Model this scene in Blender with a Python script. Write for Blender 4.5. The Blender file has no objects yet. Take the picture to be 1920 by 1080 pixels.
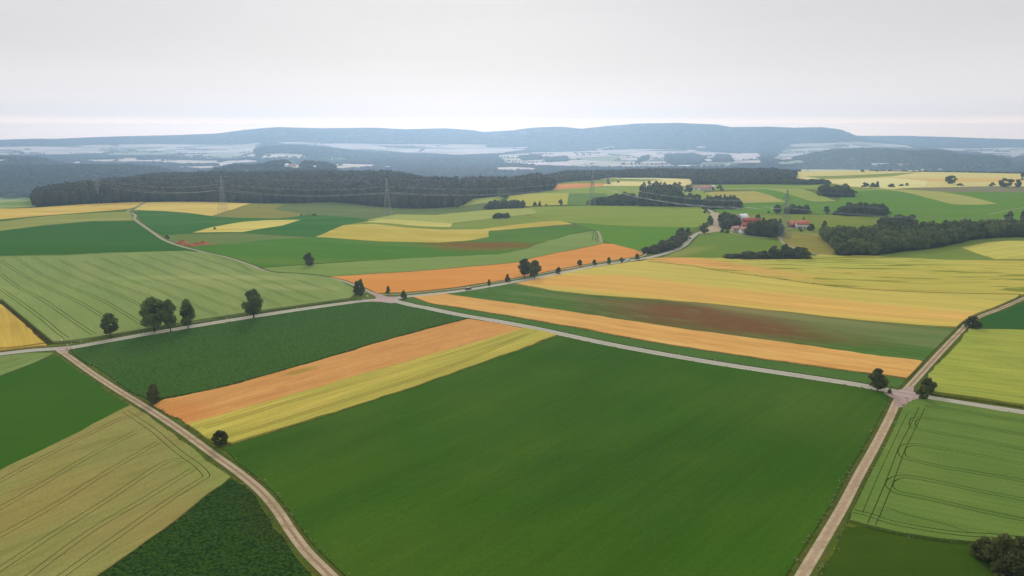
import bpy, math, random
import numpy as np
from mathutils import Vector, geometry
R = math.radians
random.seed(4); RNG = np.random.default_rng(4)
SC = bpy.context.scene
COL = SC.collection

# ------------------------------------------------------------------ camera
CAM_Z, PITCH, F = 100.0, R(11.1), 1478.0
cam_d = bpy.data.cameras.new('camera'); cam = bpy.data.objects.new('camera', cam_d); COL.objects.link(cam)
cam.location = (0, 0, CAM_Z); cam.rotation_euler = (math.pi/2 - PITCH, 0, 0)
cam_d.sensor_width = 36; cam_d.lens = 36*F/1920; cam_d.clip_start = 1; cam_d.clip_end = 60000
SC.camera = cam
# ------------------------------------------------------------------ sky, sun, exposure
SUN_EL, SUN_AZ = R(24), R(-5)          # the sun stands behind thin cloud, ahead of the camera and a little left
W = bpy.data.worlds.new('World'); SC.world = W; W.use_nodes = True
nt = W.node_tree; N = nt.nodes; L = nt.links; N.clear()
out = N.new('ShaderNodeOutputWorld'); bg = N.new('ShaderNodeBackground')
sky = N.new('ShaderNodeTexSky'); sky.sky_type = 'NISHITA'; sky.sun_disc = False
sky.sun_elevation = SUN_EL; sky.sun_rotation = SUN_AZ
tc = N.new('ShaderNodeTexCoord'); sep = N.new('ShaderNodeSeparateXYZ')
L.new(tc.outputs['Generated'], sep.inputs[0])
rmp = N.new('ShaderNodeValToRGB'); L.new(sep.outputs['Z'], rmp.inputs[0])
el = rmp.color_ramp.elements
el[0].position = 0.0; el[0].color = (2.5, 1.6, 1.0, 1)
el[1].position = 1.0; el[1].color = (0.58, 0.57, 0.575, 1)
for p, c in ((0.011, (2.35, 1.55, .98)), (0.018, (1.08, .88, .78)), (.026, (.83, .735, .70)), (.05, (.70, .64, .63)), (.09, (.60, .563, .555)), (.15, (.55, .522, .52)), (.27, (.56, .55, .555))):
    e = el.new(p); e.color = (*c, 1)
mp = N.new('ShaderNodeMapping'); mp.inputs['Scale'].default_value = (1.6, 1.6, 14)
L.new(tc.outputs['Generated'], mp.inputs[0])
nz = N.new('ShaderNodeTexNoise'); nz.inputs['Scale'].default_value = 1.6; nz.inputs['Detail'].default_value = 5
L.new(mp.outputs[0], nz.inputs[0])
mr = N.new('ShaderNodeMapRange'); mr.inputs[1].default_value = .3; mr.inputs[2].default_value = .75
mr.inputs[3].default_value = 1.02; mr.inputs[4].default_value = .955
L.new(nz.outputs[0], mr.inputs[0])
cl = N.new('ShaderNodeVectorMath'); cl.operation = 'SCALE'
L.new(rmp.outputs[0], cl.inputs[0]); L.new(mr.outputs[0], cl.inputs[3])
cs = N.new('ShaderNodeVectorMath'); cs.operation = 'SCALE'; cs.inputs[3].default_value = 11.5   # cloud deck, in the sky texture's units
L.new(cl.outputs[0], cs.inputs[0])
mx = N.new('ShaderNodeMix'); mx.data_type = 'RGBA'; mx.inputs[0].default_value = .94
L.new(sky.outputs[0], mx.inputs[6]); L.new(cs.outputs[0], mx.inputs[7])
L.new(mx.outputs[2], bg.inputs[0]); bg.inputs[1].default_value = 0.095
L.new(bg.outputs[0], out.inputs[0])
sd = bpy.data.lights.new('sun', 'SUN'); sd.energy = 1.5; sd.angle = R(11); sd.color = (1, .95, .87)
so = bpy.data.objects.new('sun', sd); COL.objects.link(so)
svec = Vector((math.cos(SUN_EL)*math.sin(SUN_AZ), math.cos(SUN_EL)*math.cos(SUN_AZ), math.sin(SUN_EL)))
so.rotation_euler = svec.to_track_quat('Z', 'Y').to_euler(); so.location = (0, 0, 500)
SC.view_settings.view_transform = 'Standard'; SC.view_settings.look = 'None'
SC.view_settings.exposure = 0.28; SC.view_settings.gamma = 1
try:
    SC.cycles.volume_step_rate = 1
    SC.cycles.max_bounces = 5; SC.cycles.diffuse_bounces = 2; SC.cycles.volume_bounces = 1
    SC.cycles.transmission_bounces = 2; SC.cycles.transparent_max_bounces = 4
except Exception: pass

# ------------------------------------------------------------------ terrain
CP, SP = math.cos(PITCH), math.sin(PITCH)
def ray(px, py):
    px = np.asarray(px, float); py = np.asarray(py, float)
    a = (px-960)/F; b = (540-py)/F
    return a, CP + b*SP, -SP + b*CP
def azel(px, py):
    dx, dy, dz = ray(px, py)
    return np.arctan2(dx, dy), dz/np.hypot(dx, dy)
def sstep(t):
    t = np.clip(t, 0, 1); return t*t*(3-2*t)
HILLS = []
def hill(pts, D, wf, wb, dy=0):
    p = np.array(pts, float); p[:, 1] += dy; az, te = azel(p[:, 0], p[:, 1])
    HILLS.append((az, CAM_Z + D*te, D, wf, wb))
hill([(1380,262),(1500,256),(1600,250),(1700,250),(1800,253),(1920,257),(2100,256),(2400,262)], 12000, 1300, 500, 6)
hill([(-500,270),(-200,262),(0,263),(60,261),(110,261),(200,257),(330,254),(410,251),(460,244),(520,239),(600,241),(700,240),(760,243),
      (830,241),(880,244),(905,248),(960,245),(1000,240),(1050,238),(1090,242),(1150,236),(1200,232),(1270,231),(1340,234),(1370,239),
      (1440,238),(1490,240),(1540,239),(1575,244),(1600,254),(1640,264),(1700,272)], 10000, 2200, 1500, 1)
hill([(400,306),(440,292),(470,281),(500,272),(540,270),(600,274),(650,279),(700,284),(742,286),(780,290),(817,293),(855,293),
      (885,288),(917,288),(942,292),(958,299),(980,308)], 6600, 1500, 1200, 4)
hill([(1420,315),(1470,305),(1500,293),(1527,286),(1565,281),(1615,279),(1665,279),(1690,282),(1720,283),(1740,281),(1765,282),
      (1802,289),(1865,293),(1887,298),(1895,307),(1910,314)], 5600, 1100, 900, 3)
hill([(-500,296),(-60,294),(20,293),(70,294),(100,300),(140,310),(180,316)], 4700, 1200, 900, 5)
hill([(-400,310),(-60,309),(80,309),(155,308),(257,308),(300,312),(330,320),(380,330)], 3600, 1500, 700, 8)
hill([(386,322),(410,314),(440,307),(480,307),(505,302),(530,299),(605,302),(628,308),(634,318)], 2900, 450, 350, 9)
EDGE_AZ = np.radians([-180,-60,-45,-31,-26,-23,-9,-6,0,2,4,10,18,22,60,180])
EDGE_D = np.array([1400,1300,1150,1230,1500,1700,1650,1330,1330,1550,1780,1900,2050,2250,2350,1400.])
BUMPS = [(-190, 470, 4, 90, 60), (-330, 640, 5, 120, 80), (-60, 800, -4, 170, 70), (60, 960, 4, 200, 80), (330, 560, 3, 160, 70), (-420, 900, 4, 150, 90), (480, 1300, 6, 260, 140)]
def H(x, y):
    x = np.asarray(x, float); y = np.asarray(y, float)
    d = np.hypot(x, y); az = np.arctan2(x, y)
    de = np.interp(az, EDGE_AZ, EDGE_D)
    z = -90*sstep((d-de)/1500) + np.clip(d-4200, 0, 8000)*0.0062
    A = np.interp(d, [0, 200, 500, 1200, 1800, 2600], [.3, .6, 1.8, 2.6, 1.0, 0])
    z = z + A*(np.sin(x/71+.6)*np.cos(y/93+1.1)*.5 + np.sin(x/43-y/61+2)*.3 + np.sin(x/130+y/170)*.7)
    for bx, by, bh, rx, ry in BUMPS: z = z + bh*np.exp(-((x-bx)/rx)**2-((y-by)/ry)**2)
    z = z + np.interp(d, [3500, 5000, 9000], [0, 5, 9])*(np.sin(x/410+1)*np.cos(y/530)+.5*np.sin(x/190-y/260))
    for haz, top, D, wf, wb in HILLS:
        t = np.interp(az, haz, top, left=-300, right=-300)
        if D == 12000: t = np.interp(az, haz, top, left=top[0], right=top[-1])
        s = np.where(d < D, sstep((d-D+wf)/wf), sstep((D+wb-d)/wb))
        z = np.where(s > 0, np.maximum(z, z+(t-z)*s), z)
    return z
def ground(px, py):
    """where the sight line through a photo pixel first meets the terrain"""
    px = np.atleast_1d(np.asarray(px, float)); py = np.atleast_1d(np.asarray(py, float))
    dx, dy, dz = ray(px, py)
    n = np.hypot(dx, dy); dx, dy, dz = dx/n, dy/n, dz/n
    T = np.geomspace(90, 12600, 900)
    P = T[None, :]
    below = (CAM_Z + dz[:, None]*P) < H(dx[:, None]*P, dy[:, None]*P)
    i = np.where(below.any(1), below.argmax(1), len(T)-1); i = np.maximum(i, 1)
    lo, hi = T[i-1], T[i]
    for _ in range(14):
        m = (lo+hi)/2; b = (CAM_Z+dz*m) < H(dx*m, dy*m)
        hi = np.where(b, m, hi); lo = np.where(b, lo, m)
    return np.stack([dx*hi, dy*hi], 1)
def g1(px, py):
    p = ground([px], [py])[0]; return float(p[0]), float(p[1]), float(H(p[0], p[1]))
def smooth(pts, n=5):
    p = np.array(pts, float)
    if len(p) < 3: return p
    q = np.vstack([2*p[0]-p[1], p, 2*p[-1]-p[-2]]); o = []
    for k in range(1, len(q)-2):
        for t in np.arange(n)/n:
            a, b, c, d = q[k-1], q[k], q[k+1], q[k+2]
            o.append(.5*((2*b)+(c-a)*t+(2*a-5*b+4*c-d)*t*t+(3*b-a-3*c+d)*t**3))
    o.append(p[-1]); return np.array(o)
def resample(w, closed):
    """split long world segments so that they follow the ground"""
    o = []; n = len(w)
    for k in range(n if closed else n-1):
        a, b = w[k], w[(k+1) % n]; d = np.hypot(*((a+b)/2)); s = np.hypot(*(b-a))
        m = max(1, int(s/max(5, d*.018)))
        for j in range(m): o.append(a+(b-a)*j/m)
    if not closed: o.append(w[-1])
    return np.array(o)

# ------------------------------------------------------------------ materials
def newmat(name):
    m = bpy.data.materials.new(name); m.use_nodes = True
    return m, m.node_tree.nodes, m.node_tree.links, m.node_tree.nodes['Principled BSDF']
def mixc(Nn, Ln, fac, a, b, mode='MIX'):
    m = Nn.new('ShaderNodeMix'); m.data_type = 'RGBA'; m.blend_type = mode
    for sock, v in ((m.inputs[0], fac), (m.inputs[6], a), (m.inputs[7], b)):
        if hasattr(v, 'is_output') or hasattr(v, 'links'): Ln.new(v, sock)
        elif isinstance(v, (int, float)): sock.default_value = v
        else: sock.default_value = (*v, 1)
    return m.outputs[2]
def rng(Nn, Ln, s, a, b, c=0., d=1.):
    m = Nn.new('ShaderNodeMapRange'); Ln.new(s, m.inputs[0])
    for k, v in enumerate((a, b, c, d)): m.inputs[k+1].default_value = v
    return m.outputs[0]
def noise(Nn, Ln, vec, scale, detail=4, stretch=None, ang=0, dist=0):
    if stretch:
        mp = Nn.new('ShaderNodeMapping'); mp.vector_type = 'TEXTURE'
        mp.inputs['Rotation'].default_value = (0, 0, ang); mp.inputs['Scale'].default_value = (*stretch, 1)
        Ln.new(vec, mp.inputs[0]); vec = mp.outputs[0]
    n = Nn.new('ShaderNodeTexNoise'); n.inputs['Scale'].default_value = scale; n.inputs['Detail'].default_value = detail
    n.inputs['Distortion'].default_value = dist; Ln.new(vec, n.inputs[0]); return n.outputs[0]
def field_mat(name, c1, c2=None, ang=0., streak=.35, c3=None, patch=.5, grain=.25, rows=None, wave=None, blobs=(), bump=.3, mottle=None, size=60):
    """crop or soil: two hues in broad patches, drill-row streaks along ang, fine grain, optional rows of plants, lodged waves, own-coloured areas"""
    m, Nn, Ln, B = newmat(name)
    t = Nn.new('ShaderNodeTexCoord').outputs['Object']
    c2 = c2 or tuple(v*.8 for v in c1)
    col = mixc(Nn, Ln, rng(Nn, Ln, noise(Nn, Ln, t, 1/size, 3, dist=.6), .35, .68, 0, patch), c1, c2)
    if c3:
        col = mixc(Nn, Ln, rng(Nn, Ln, noise(Nn, Ln, t, 1/(size*.45), 4, (3.5, 1), ang), .48, .72, 0, .8), col, c3)
    for (bx, by, rx, ry, ba, bc, st) in blobs:
        mp = Nn.new('ShaderNodeMapping'); mp.vector_type = 'TEXTURE'
        mp.inputs['Location'].default_value = (bx, by, 0); mp.inputs['Rotation'].default_value = (0, 0, ba)
        mp.inputs['Scale'].default_value = (rx, ry, 1e5); Ln.new(t, mp.inputs[0])
        ln = Nn.new('ShaderNodeVectorMath'); ln.operation = 'LENGTH'; Ln.new(mp.outputs[0], ln.inputs[0])
        ad = Nn.new('ShaderNodeMath'); Ln.new(ln.outputs['Value'], ad.inputs[0])
        Ln.new(rng(Nn, Ln, noise(Nn, Ln, t, .035, 5, (3, 1), ang), 0, 1, -.45, .45), ad.inputs[1])
        col = mixc(Nn, Ln, rng(Nn, Ln, ad.outputs[0], 1.15, .45, 0, st), col, bc)
    s = rng(Nn, Ln, noise(Nn, Ln, t, .6, 3, (30, 1), ang), .3, .7, 1-streak*.5, 1+streak*.5)
    s2 = rng(Nn, Ln, noise(Nn, Ln, t, .09, 3, (16, 1), ang), .3, .7, 1-streak*.35, 1+streak*.35)
    g = rng(Nn, Ln, noise(Nn, Ln, t, 1.6, 3), .3, .7, 1-grain*.5, 1+grain*.5)
    mm = Nn.new('ShaderNodeMath'); mm.operation = 'MULTIPLY'; Ln.new(s, mm.inputs[0]); Ln.new(s2, mm.inputs[1])
    m2 = Nn.new('ShaderNodeMath'); m2.operation = 'MULTIPLY'; Ln.new(mm.outputs[0], m2.inputs[0]); Ln.new(g, m2.inputs[1])
    sc = Nn.new('ShaderNodeVectorMath'); sc.operation = 'SCALE'; Ln.new(col, sc.inputs[0]); Ln.new(m2.outputs[0], sc.inputs[3]); col = sc.outputs[0]
    if mottle:
        f = rng(Nn, Ln, noise(Nn, Ln, t, .22, 5, (5, 1), ang, 1.2), .5, .68, 0, mottle[1]); col = mixc(Nn, Ln, f, col, mottle[0])
    if wave:
        f = rng(Nn, Ln, noise(Nn, Ln, t, wave[2], 6, (wave[3], 1), ang+wave[4], 1.5), .54, .585, 0, wave[1])
        f2 = rng(Nn, Ln, noise(Nn, Ln, t, .011, 3), .36, .52, .25, 1)
        mu = Nn.new('ShaderNodeMath'); mu.operation = 'MULTIPLY'; Ln.new(f, mu.inputs[0]); Ln.new(f2, mu.inputs[1])
        col = mixc(Nn, Ln, mu.outputs[0], col, wave[0])
    hgt = noise(Nn, Ln, t, 1.1, 4)
    if rows:
        v = Nn.new('ShaderNodeTexVoronoi'); v.inputs['Scale'].default_value = rows[0]
        mp = Nn.new('ShaderNodeMapping'); mp.vector_type = 'TEXTURE'; mp.inputs['Rotation'].default_value = (0, 0, ang); mp.inputs['Scale'].default_value = (rows[2], 1, 1)
        Ln.new(t, mp.inputs[0]); Ln.new(mp.outputs[0], v.inputs[0])
        col = mixc(Nn, Ln, rng(Nn, Ln, v.outputs['Distance'], .25, .8, 0, .85), col, rows[1])
        hgt = rng(Nn, Ln, v.outputs['Distance'], .1, .8, 1, 0)
        v2 = mixc(Nn, Ln, rng(Nn, Ln, noise(Nn, Ln, t, 2.2, 2), .55, .75, 0, .35), col, tuple(q*2.2 for q in c1)); col = v2
    Ln.new(col, B.inputs['Base Color']); B.inputs['Roughness'].default_value = 1; B.inputs['Specular IOR Level'].default_value = 0
    bp = Nn.new('ShaderNodeBump'); bp.inputs['Strength'].default_value = bump; bp.inputs['Distance'].default_value = .5
    Ln.new(hgt, bp.inputs['Height']); Ln.new(bp.outputs[0], B.inputs['Normal'])
    return m
def plain(name, c, rough=.8, var=.15, scale=3., metal=0, spec=.3):
    m, Nn, Ln, B = newmat(name)
    t = Nn.new('ShaderNodeTexCoord').outputs['Object']
    f = rng(Nn, Ln, noise(Nn, Ln, t, scale, 5), .3, .7, 0, 1)
    Ln.new(mixc(Nn, Ln, f, tuple(v*(1-var) for v in c), tuple(min(1, v*(1+var)) for v in c)), B.inputs['Base Color'])
    B.inputs['Roughness'].default_value = rough; B.inputs['Metallic'].default_value = metal; B.inputs['Specular IOR Level'].default_value = spec
    return m
def leaf_mat(name, c1, c2, scale=.35, thin=0):
    m, Nn, Ln, B = newmat(name)
    t = Nn.new('ShaderNodeTexCoord').outputs['Object']
    a = Nn.new('ShaderNodeAttribute'); a.attribute_name = 'rnd'
    o = Nn.new('ShaderNodeObjectInfo').outputs['Random']
    ad = Nn.new('ShaderNodeMath'); Ln.new(a.outputs['Fac'], ad.inputs[0]); Ln.new(noise(Nn, Ln, t, scale, 3), ad.inputs[1])
    f = rng(Nn, Ln, ad.outputs[0], .45, 1.5)
    col = mixc(Nn, Ln, f, c1, c2)
    col = mixc(Nn, Ln, rng(Nn, Ln, o, 0, 1, 0, .45), col, (c1[0]*1.1, c1[1]*.95, c1[2]*1.3))
    Ln.new(col, B.inputs['Base Color']); B.inputs['Roughness'].default_value = .8; B.inputs['Specular IOR Level'].default_value = .05
    if thin:
        tr = Nn.new('ShaderNodeBsdfTranslucent'); Ln.new(col, tr.inputs[0]); ms = Nn.new('ShaderNodeMixShader'); ms.inputs[0].default_value = thin
        Ln.new(B.outputs[0], ms.inputs[1]); Ln.new(tr.outputs[0], ms.inputs[2]); Ln.new(ms.outputs[0], Nn['Material Output'].inputs[0])
    return m

def mesh_obj(name, V, Fc, mats, parent=None, mi=None, rnd=None, smooth_=False):
    me = bpy.data.meshes.new(name)
    V = np.asarray(V, np.float32); Fc = np.asarray(Fc, np.int32)
    me.vertices.add(len(V)); me.vertices.foreach_set('co', V.ravel())
    k = Fc.shape[1]
    me.loops.add(Fc.size); me.loops.foreach_set('vertex_index', Fc.ravel())
    me.polygons.add(len(Fc)); me.polygons.foreach_set('loop_start', np.arange(0, Fc.size, k, dtype=np.int32))
    try: me.polygons.foreach_set('loop_total', np.full(len(Fc), k, np.int32))
    except Exception: pass
    for mt in (mats if isinstance(mats, (list, tuple)) else [mats]): me.materials.append(mt)
    if mi is not None: me.polygons.foreach_set('material_index', np.asarray(mi, np.int32))
    if smooth_: me.polygons.foreach_set('use_smooth', np.ones(len(Fc), bool))
    if rnd is not None:
        at = me.attributes.new('rnd', 'FLOAT', 'POINT'); at.data.foreach_set('value', np.asarray(rnd, np.float32))
    me.update(calc_edges=True); me.validate()
    o = bpy.data.objects.new(name, me); COL.objects.link(o)
    if parent: o.parent = parent
    return o
def tag(o, label=None, cat=None, group=None, kind=None):
    if label: o['label'] = label
    if cat: o['category'] = cat
    if group: o['group'] = group
    if kind: o['kind'] = kind
    return o
def empty(name, loc, rz=0):
    o = bpy.data.objects.new(name, None); COL.objects.link(o); o.location = loc; o.rotation_euler = (0, 0, rz); o.empty_display_size = 1
    return o
class MB:
    """collects boxes, bars and prisms as quads for one mesh"""
    def __init__(s): s.v = []; s.f = []; s.m = []
    def box(s, c, d, rz=0, m=0, taper=1.0):
        n = len(s.v); cx, cy, cz = c; hx, hy, hz = d[0]/2, d[1]/2, d[2]/2; co, si = math.cos(rz), math.sin(rz)
        for z, t in ((-hz, 1), (hz, taper)):
            for x, y in ((-hx, -hy), (hx, -hy), (hx, hy), (-hx, hy)):
                x, y = x*t, y*t; s.v.append((cx+x*co-y*si, cy+x*si+y*co, cz+z))
        for q in ((0,3,2,1),(4,5,6,7),(0,1,5,4),(1,2,6,5),(2,3,7,6),(3,0,4,7)): s.f.append([n+k for k in q]); s.m.append(m)
        return s
    def bar(s, a, b, r, m=0, r2=None):
        a, b = Vector(a), Vector(b); d = (b-a).normalized(); u = d.orthogonal().normalized(); w = d.cross(u); n = len(s.v)
        for p, q in ((a, r), (b, r if r2 is None else r2)):
            for k in range(4):
                t = math.pi/2*k+.785; s.v.append(tuple(p+u*math.cos(t)*q+w*math.sin(t)*q))
        for k in range(4): s.f.append([n+k, n+(k+1) % 4, n+4+(k+1) % 4, n+4+k]); s.m.append(m)
        s.f.append([n+3, n+2, n+1, n]); s.f.append([n+4, n+5, n+6, n+7]); s.m += [m, m]
        return s
    def quad(s, p, m=0):
        n = len(s.v); s.v += [tuple(q) for q in p]; s.f.append([n, n+1, n+2, n+3]); s.m.append(m); return s
    def build(s, name, mats, parent=None): return mesh_obj(name, s.v, s.f, mats, parent, s.m)

# ------------------------------------------------------------------ fields, roads and woods on the terrain
HB = 1.35e-4                                   # haze: extinction per metre
HZC = np.array([.34, .46, .62])
def lin(r, g, b):
    c = np.array([r, g, b])/255.; return np.where(c <= .04045, c/12.92, ((c+.055)/1.055)**2.4)
def C(r, g, b, d=230, k=1.06):
    T = math.exp(-HB*d); c = (lin(r, g, b)-HZC*(1-T))/T*k; c = c*.95+.05*float(c@np.array([.25, .65, .1])); c = c*.95+.05*float(c@np.array([.25, .65, .1]))
    return tuple(float(v) for v in np.clip(c, .008, .8))
def ang(x1, y1, x2, y2):
    a, b = ground([x1, x2], [y1, y2]); return math.atan2(b[1]-a[1], b[0]-a[0])
REG = []            # painter's order: later ones lie over earlier ones
def poly(name, mat, pts, lift=0., sm=0, **kw):
    p = smooth(pts+[pts[0]], sm)[:-1] if sm else np.array(pts, float)
    w = resample(ground(p[:, 0], p[:, 1]), True)
    dd = np.hypot(w[:, 0], w[:, 1]); w = w + RNG.normal(size=w.shape)*np.interp(dd, [150, 600, 2000, 2500], [.22, .5, .8, 0])[:, None]*(name != 'junction')
    REG.append(dict(name=name, mat=mat, lift=lift, kind='poly', w=w, **kw))
def line(name, mat, pts, width, lift=0., sm=5, **kw):
    p = smooth(pts, sm); w = resample(ground(p[:, 0], p[:, 1]), False)
    REG.append(dict(name=name, mat=mat, lift=lift, kind='line', w=w, width=width, **kw))
TRAM = []
def tram(pts, gap=1.9, wid=.55, z=3., ox=0., oy=0.):
    p = smooth([(ox+a/z, oy+b/z) for a, b in pts], 5); w = resample(ground(p[:, 0], p[:, 1]), False)
    TRAM.append((w, gap, wid))

M_soil = field_mat('track_soil', C(84, 96, 48), c2=C(74, 86, 44), grain=.3)
M_meadow = field_mat('meadow', C(98, 114, 58, 500), c2=C(108, 120, 60, 500), streak=.15, size=120)
M_verge = field_mat('verge_grass', C(80, 98, 46), c2=C(98, 104, 54), c3=C(98, 90, 54), streak=.15, grain=.4, size=14)
M_dark = field_mat('ditch_grass', C(74, 72, 40), c2=C(86, 78, 42), grain=.4, size=12)
M_floor = field_mat('forest_floor', C(48, 54, 32), c2=C(40, 46, 28), size=30)
M_asph = field_mat('asphalt', C(172, 166, 146), c2=C(182, 176, 156), streak=.06, grain=.15, size=18, bump=.05)
M_asph_pink = field_mat('asphalt_pink', C(176, 152, 142), c2=C(184, 158, 148), streak=.05, grain=.15, size=10, bump=.05)
M_paint = plain('road_paint', (.74, .73, .70), .7, .08)
M_gravel = field_mat('gravel', C(188, 168, 138), c2=C(172, 152, 122), c3=C(150, 136, 98), streak=.1, grain=.2, size=9, ang=0)
M_gravel_red = field_mat('gravel_red', C(176, 150, 122), c2=C(164, 138, 112), streak=.1, grain=.2, size=9)
M_mid = field_mat('track_middle', C(158, 130, 104), c2=C(140, 126, 88), streak=.1, grain=.3, size=5)
M_wheel = field_mat('path_gravel', C(166, 160, 134, 600), c2=C(150, 146, 118, 600), streak=.1, grain=.2, size=20)
M_woods = leaf_mat('far_woods', (.008, .014, .008), (.040, .048, .024), .012)
M_valley = field_mat('valley_mix', C(120, 125, 110, 2000), c2=C(80, 92, 66), size=220, patch=1, streak=.1)
M_floor_far = M_floor

# --- foreground
a1 = ang(700, 750, 1000, 650)
poly('grass_field', field_mat('f_green', C(60, 99, 36), c2=C(84, 108, 44), c3=C(54, 90, 36), streak=.12, grain=.25, size=85, patch=.6, ang=a1, bump=.12,
     blobs=[(*ground([1330], [850])[0], 60, 30, .4, C(56, 90, 38), .35)]),
     [(1062,633),(1140,649),(1220,664),(1380,691),(1540,715),(1655,737),(1671,748),(1660,775),(1600,885),(1536,1005),(1470,1130),(670,1130),(610,1052),(568,1000),
      (536,952),(490,905),(445,868),(418,842),(440,834),(580,791),(700,751),(900,683),(1000,649),(1042,631)], .25)
poly('barley_field', field_mat('f_barley', C(182, 168, 66), c2=C(168, 166, 70), c3=C(196, 172, 74), streak=.35, grain=.2, size=30, ang=a1),
     [(350,797),(420,779),(520,750),(600,727),(680,703),(743,685),(850,655),(930,633),(985,616),(1045,629),(1000,648),(900,682),(800,719),(700,752),(600,783),(500,813),(436,834),(400,830),(372,812)], .7, tram=1)
poly('stubble_field', field_mat('f_orange', C(208, 150, 80), c2=C(198, 138, 72), c3=C(212, 156, 86), streak=.12, grain=.25, size=26, ang=a1,
     mottle=(C(176, 110, 58), .3), blobs=[(*ground([562], [697])[0], 9, 3.2, a1, C(160, 140, 50), .8), (*ground([335], [775])[0], 13, 16, a1, C(200, 122, 58), .5)]),
     [(287,762),(310,749),(400,732),(500,705),(600,676),(700,646),(800,618),(880,599),(930,606),(985,617),(930,633),(850,655),(743,685),(680,703),(600,727),(520,750),(420,779),(350,797),(320,778)], .3)
poly('beet_field', field_mat('f_beet', C(70, 106, 50), c2=C(80, 110, 52), streak=.1, grain=.3, size=40, ang=a1, rows=(1.05, C(50, 80, 38), 1.2), bump=.8),
     [(130,654),(250,633),(350,617),(480,597),(600,579),(690,566),(735,568),(800,581),(880,598),(800,616),(700,644),(600,674),(500,703),(400,730),(310,747),(280,754),(230,724),(180,690),(140,668)], .4)
a5 = ang(177, 505, 272, 613)
poly('rye_field', field_mat('f_rye', C(132, 150, 80), c2=C(116, 138, 70), c3=C(150, 158, 90), streak=.12, grain=.12, size=80, ang=a5,
     blobs=[(*ground([400], [522])[0], 70, 12, 0, C(160, 166, 98), .55), (*ground([540], [541])[0], 40, 12, .1, C(158, 164, 96), .5)]),
     [(-100,483),(0,482),(120,480),(250,474),(345,472),(392,476),(430,486),(470,499),(500,511),(560,515),(600,519),(640,529),(672,549),(655,562),(600,571),(480,588),(350,609),(250,624),(150,642),(97,643),(45,600),(0,563),(-100,500)], .9, tram=1)
poly('wheat_field', field_mat('f_wheat_l', C(200, 168, 66), c2=C(188, 152, 58), streak=.25, grain=.2, size=30, ang=a5),
     [(-160,560),(-60,570),(3,573),(20,583),(45,608),(88,650),(40,658),(0,664),(-160,690)], .8)
poly('oat_field', field_mat('f_oat', C(120, 142, 74), c2=C(132, 148, 80), streak=.2, grain=.15, size=30, ang=ang(0, 690, 80, 668)),
     [(-160,690),(60,664),(105,664),(50,688),(0,708),(-160,765)], .7, tram=1)
poly('grass_field', field_mat('f_green_l', C(60, 100, 38), c2=C(72, 108, 40), streak=.06, grain=.1, size=60, bump=.12),
     [(-160,765),(0,708),(50,688),(108,667),(122,678),(150,698),(200,733),(245,763),(150,812),(60,857),(0,886),(-160,975)], .3)
a9 = ang(100, 903, 297, 833)
poly('barley_field', field_mat('f_olive', C(146, 142, 78), c2=C(134, 136, 72), c3=C(150, 136, 76), streak=.14, grain=.25, size=28, ang=a9,
     mottle=(C(118, 120, 60), .4), blobs=[(*ground([40], [960])[0], 30, 16, a9, C(158, 136, 74), .5), (*ground([400], [880])[0], 22, 8, -.8, C(134, 146, 72), .7)]),
     [(-160,975),(0,886),(60,857),(150,812),(245,763),(262,772),(300,800),(350,838),(400,877),(432,899),(330,980),(190,1080),(100,1140),(-160,1160)], .8, tram=1)
poly('beet_field', field_mat('f_beet_n', C(60, 90, 44), c2=C(68, 94, 46), streak=.1, grain=.3, size=30, ang=a9, rows=(1.25, C(36, 56, 28), 1.25), bump=1.,
     blobs=[(*ground([520], [960])[0], 9, 22, .5, C(72, 76, 44), .5)]),
     [(432,899),(460,918),(496,960),(528,1008),(560,1052),(600,1105),(620,1140),(100,1140),(190,1080),(330,980)], .5)
a11 = ang(1600, 770, 1900, 826)
a11 = ang(1733, 798, 1920, 826)
poly('rye_field', field_mat('f_rye_r', C(102, 130, 60), c2=C(92, 120, 54), c3=C(112, 134, 64), streak=.14, grain=.22, size=22, ang=a11,
     blobs=[(*ground([1690], [850])[0], 9, 60, -.1, C(112, 132, 62), .5)]),
     [(1697,760),(1712,752),(1735,751),(1800,761),(1920,781),(2200,828),(2200,1040),(1920,1024),(1840,1022),(1760,1014),(1690,1003),(1630,990),(1590,978),(1612,925),(1655,838)], .8, tram=1)
poly('grass_field', field_mat('f_dkgreen', C(62, 88, 36), c2=C(72, 94, 40), streak=.1, grain=.2, size=30),
     [(1583,988),(1630,990),(1700,1006),(1800,1020),(1920,1026),(2200,1050),(2200,1180),(1500,1160)], .2)
poly('rapeseed_field', field_mat('f_rape', C(156, 164, 62), c2=C(166, 166, 66), c3=C(138, 156, 60), streak=.2, grain=.2, size=22, ang=a11, mottle=(C(120, 140, 58), .45)),
     [(1742,705),(1768,677),(1795,648),(1817,619),(1920,621),(2200,632),(2200,800),(1920,762),(1840,750),(1750,738),(1742,722)], .9)
poly('beet_field', field_mat('f_dk_r', C(54, 96, 48), c2=C(62, 100, 50), streak=.12, grain=.15, size=40),
     [(1836,600),(1850,592),(1880,583),(1920,568),(2200,500),(2200,632),(1920,621),(1820,617)], .4)
a15 = ang(900, 575, 1500, 665)
poly('grass_field', field_mat('f_strip', C(76, 112, 52), c2=C(88, 116, 56), streak=.1, grain=.15, size=40),
     [(755,563),(767,556),(807,570),(900,584),(1000,601),(1100,619),(1233,644),(1350,662),(1500,684),(1631,701),(1699,711),(1713,714),(1697,728),(1610,718),(1460,695),(1300,670),(1140,641),(1000,613),(860,587),(790,572)], .15)
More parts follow.
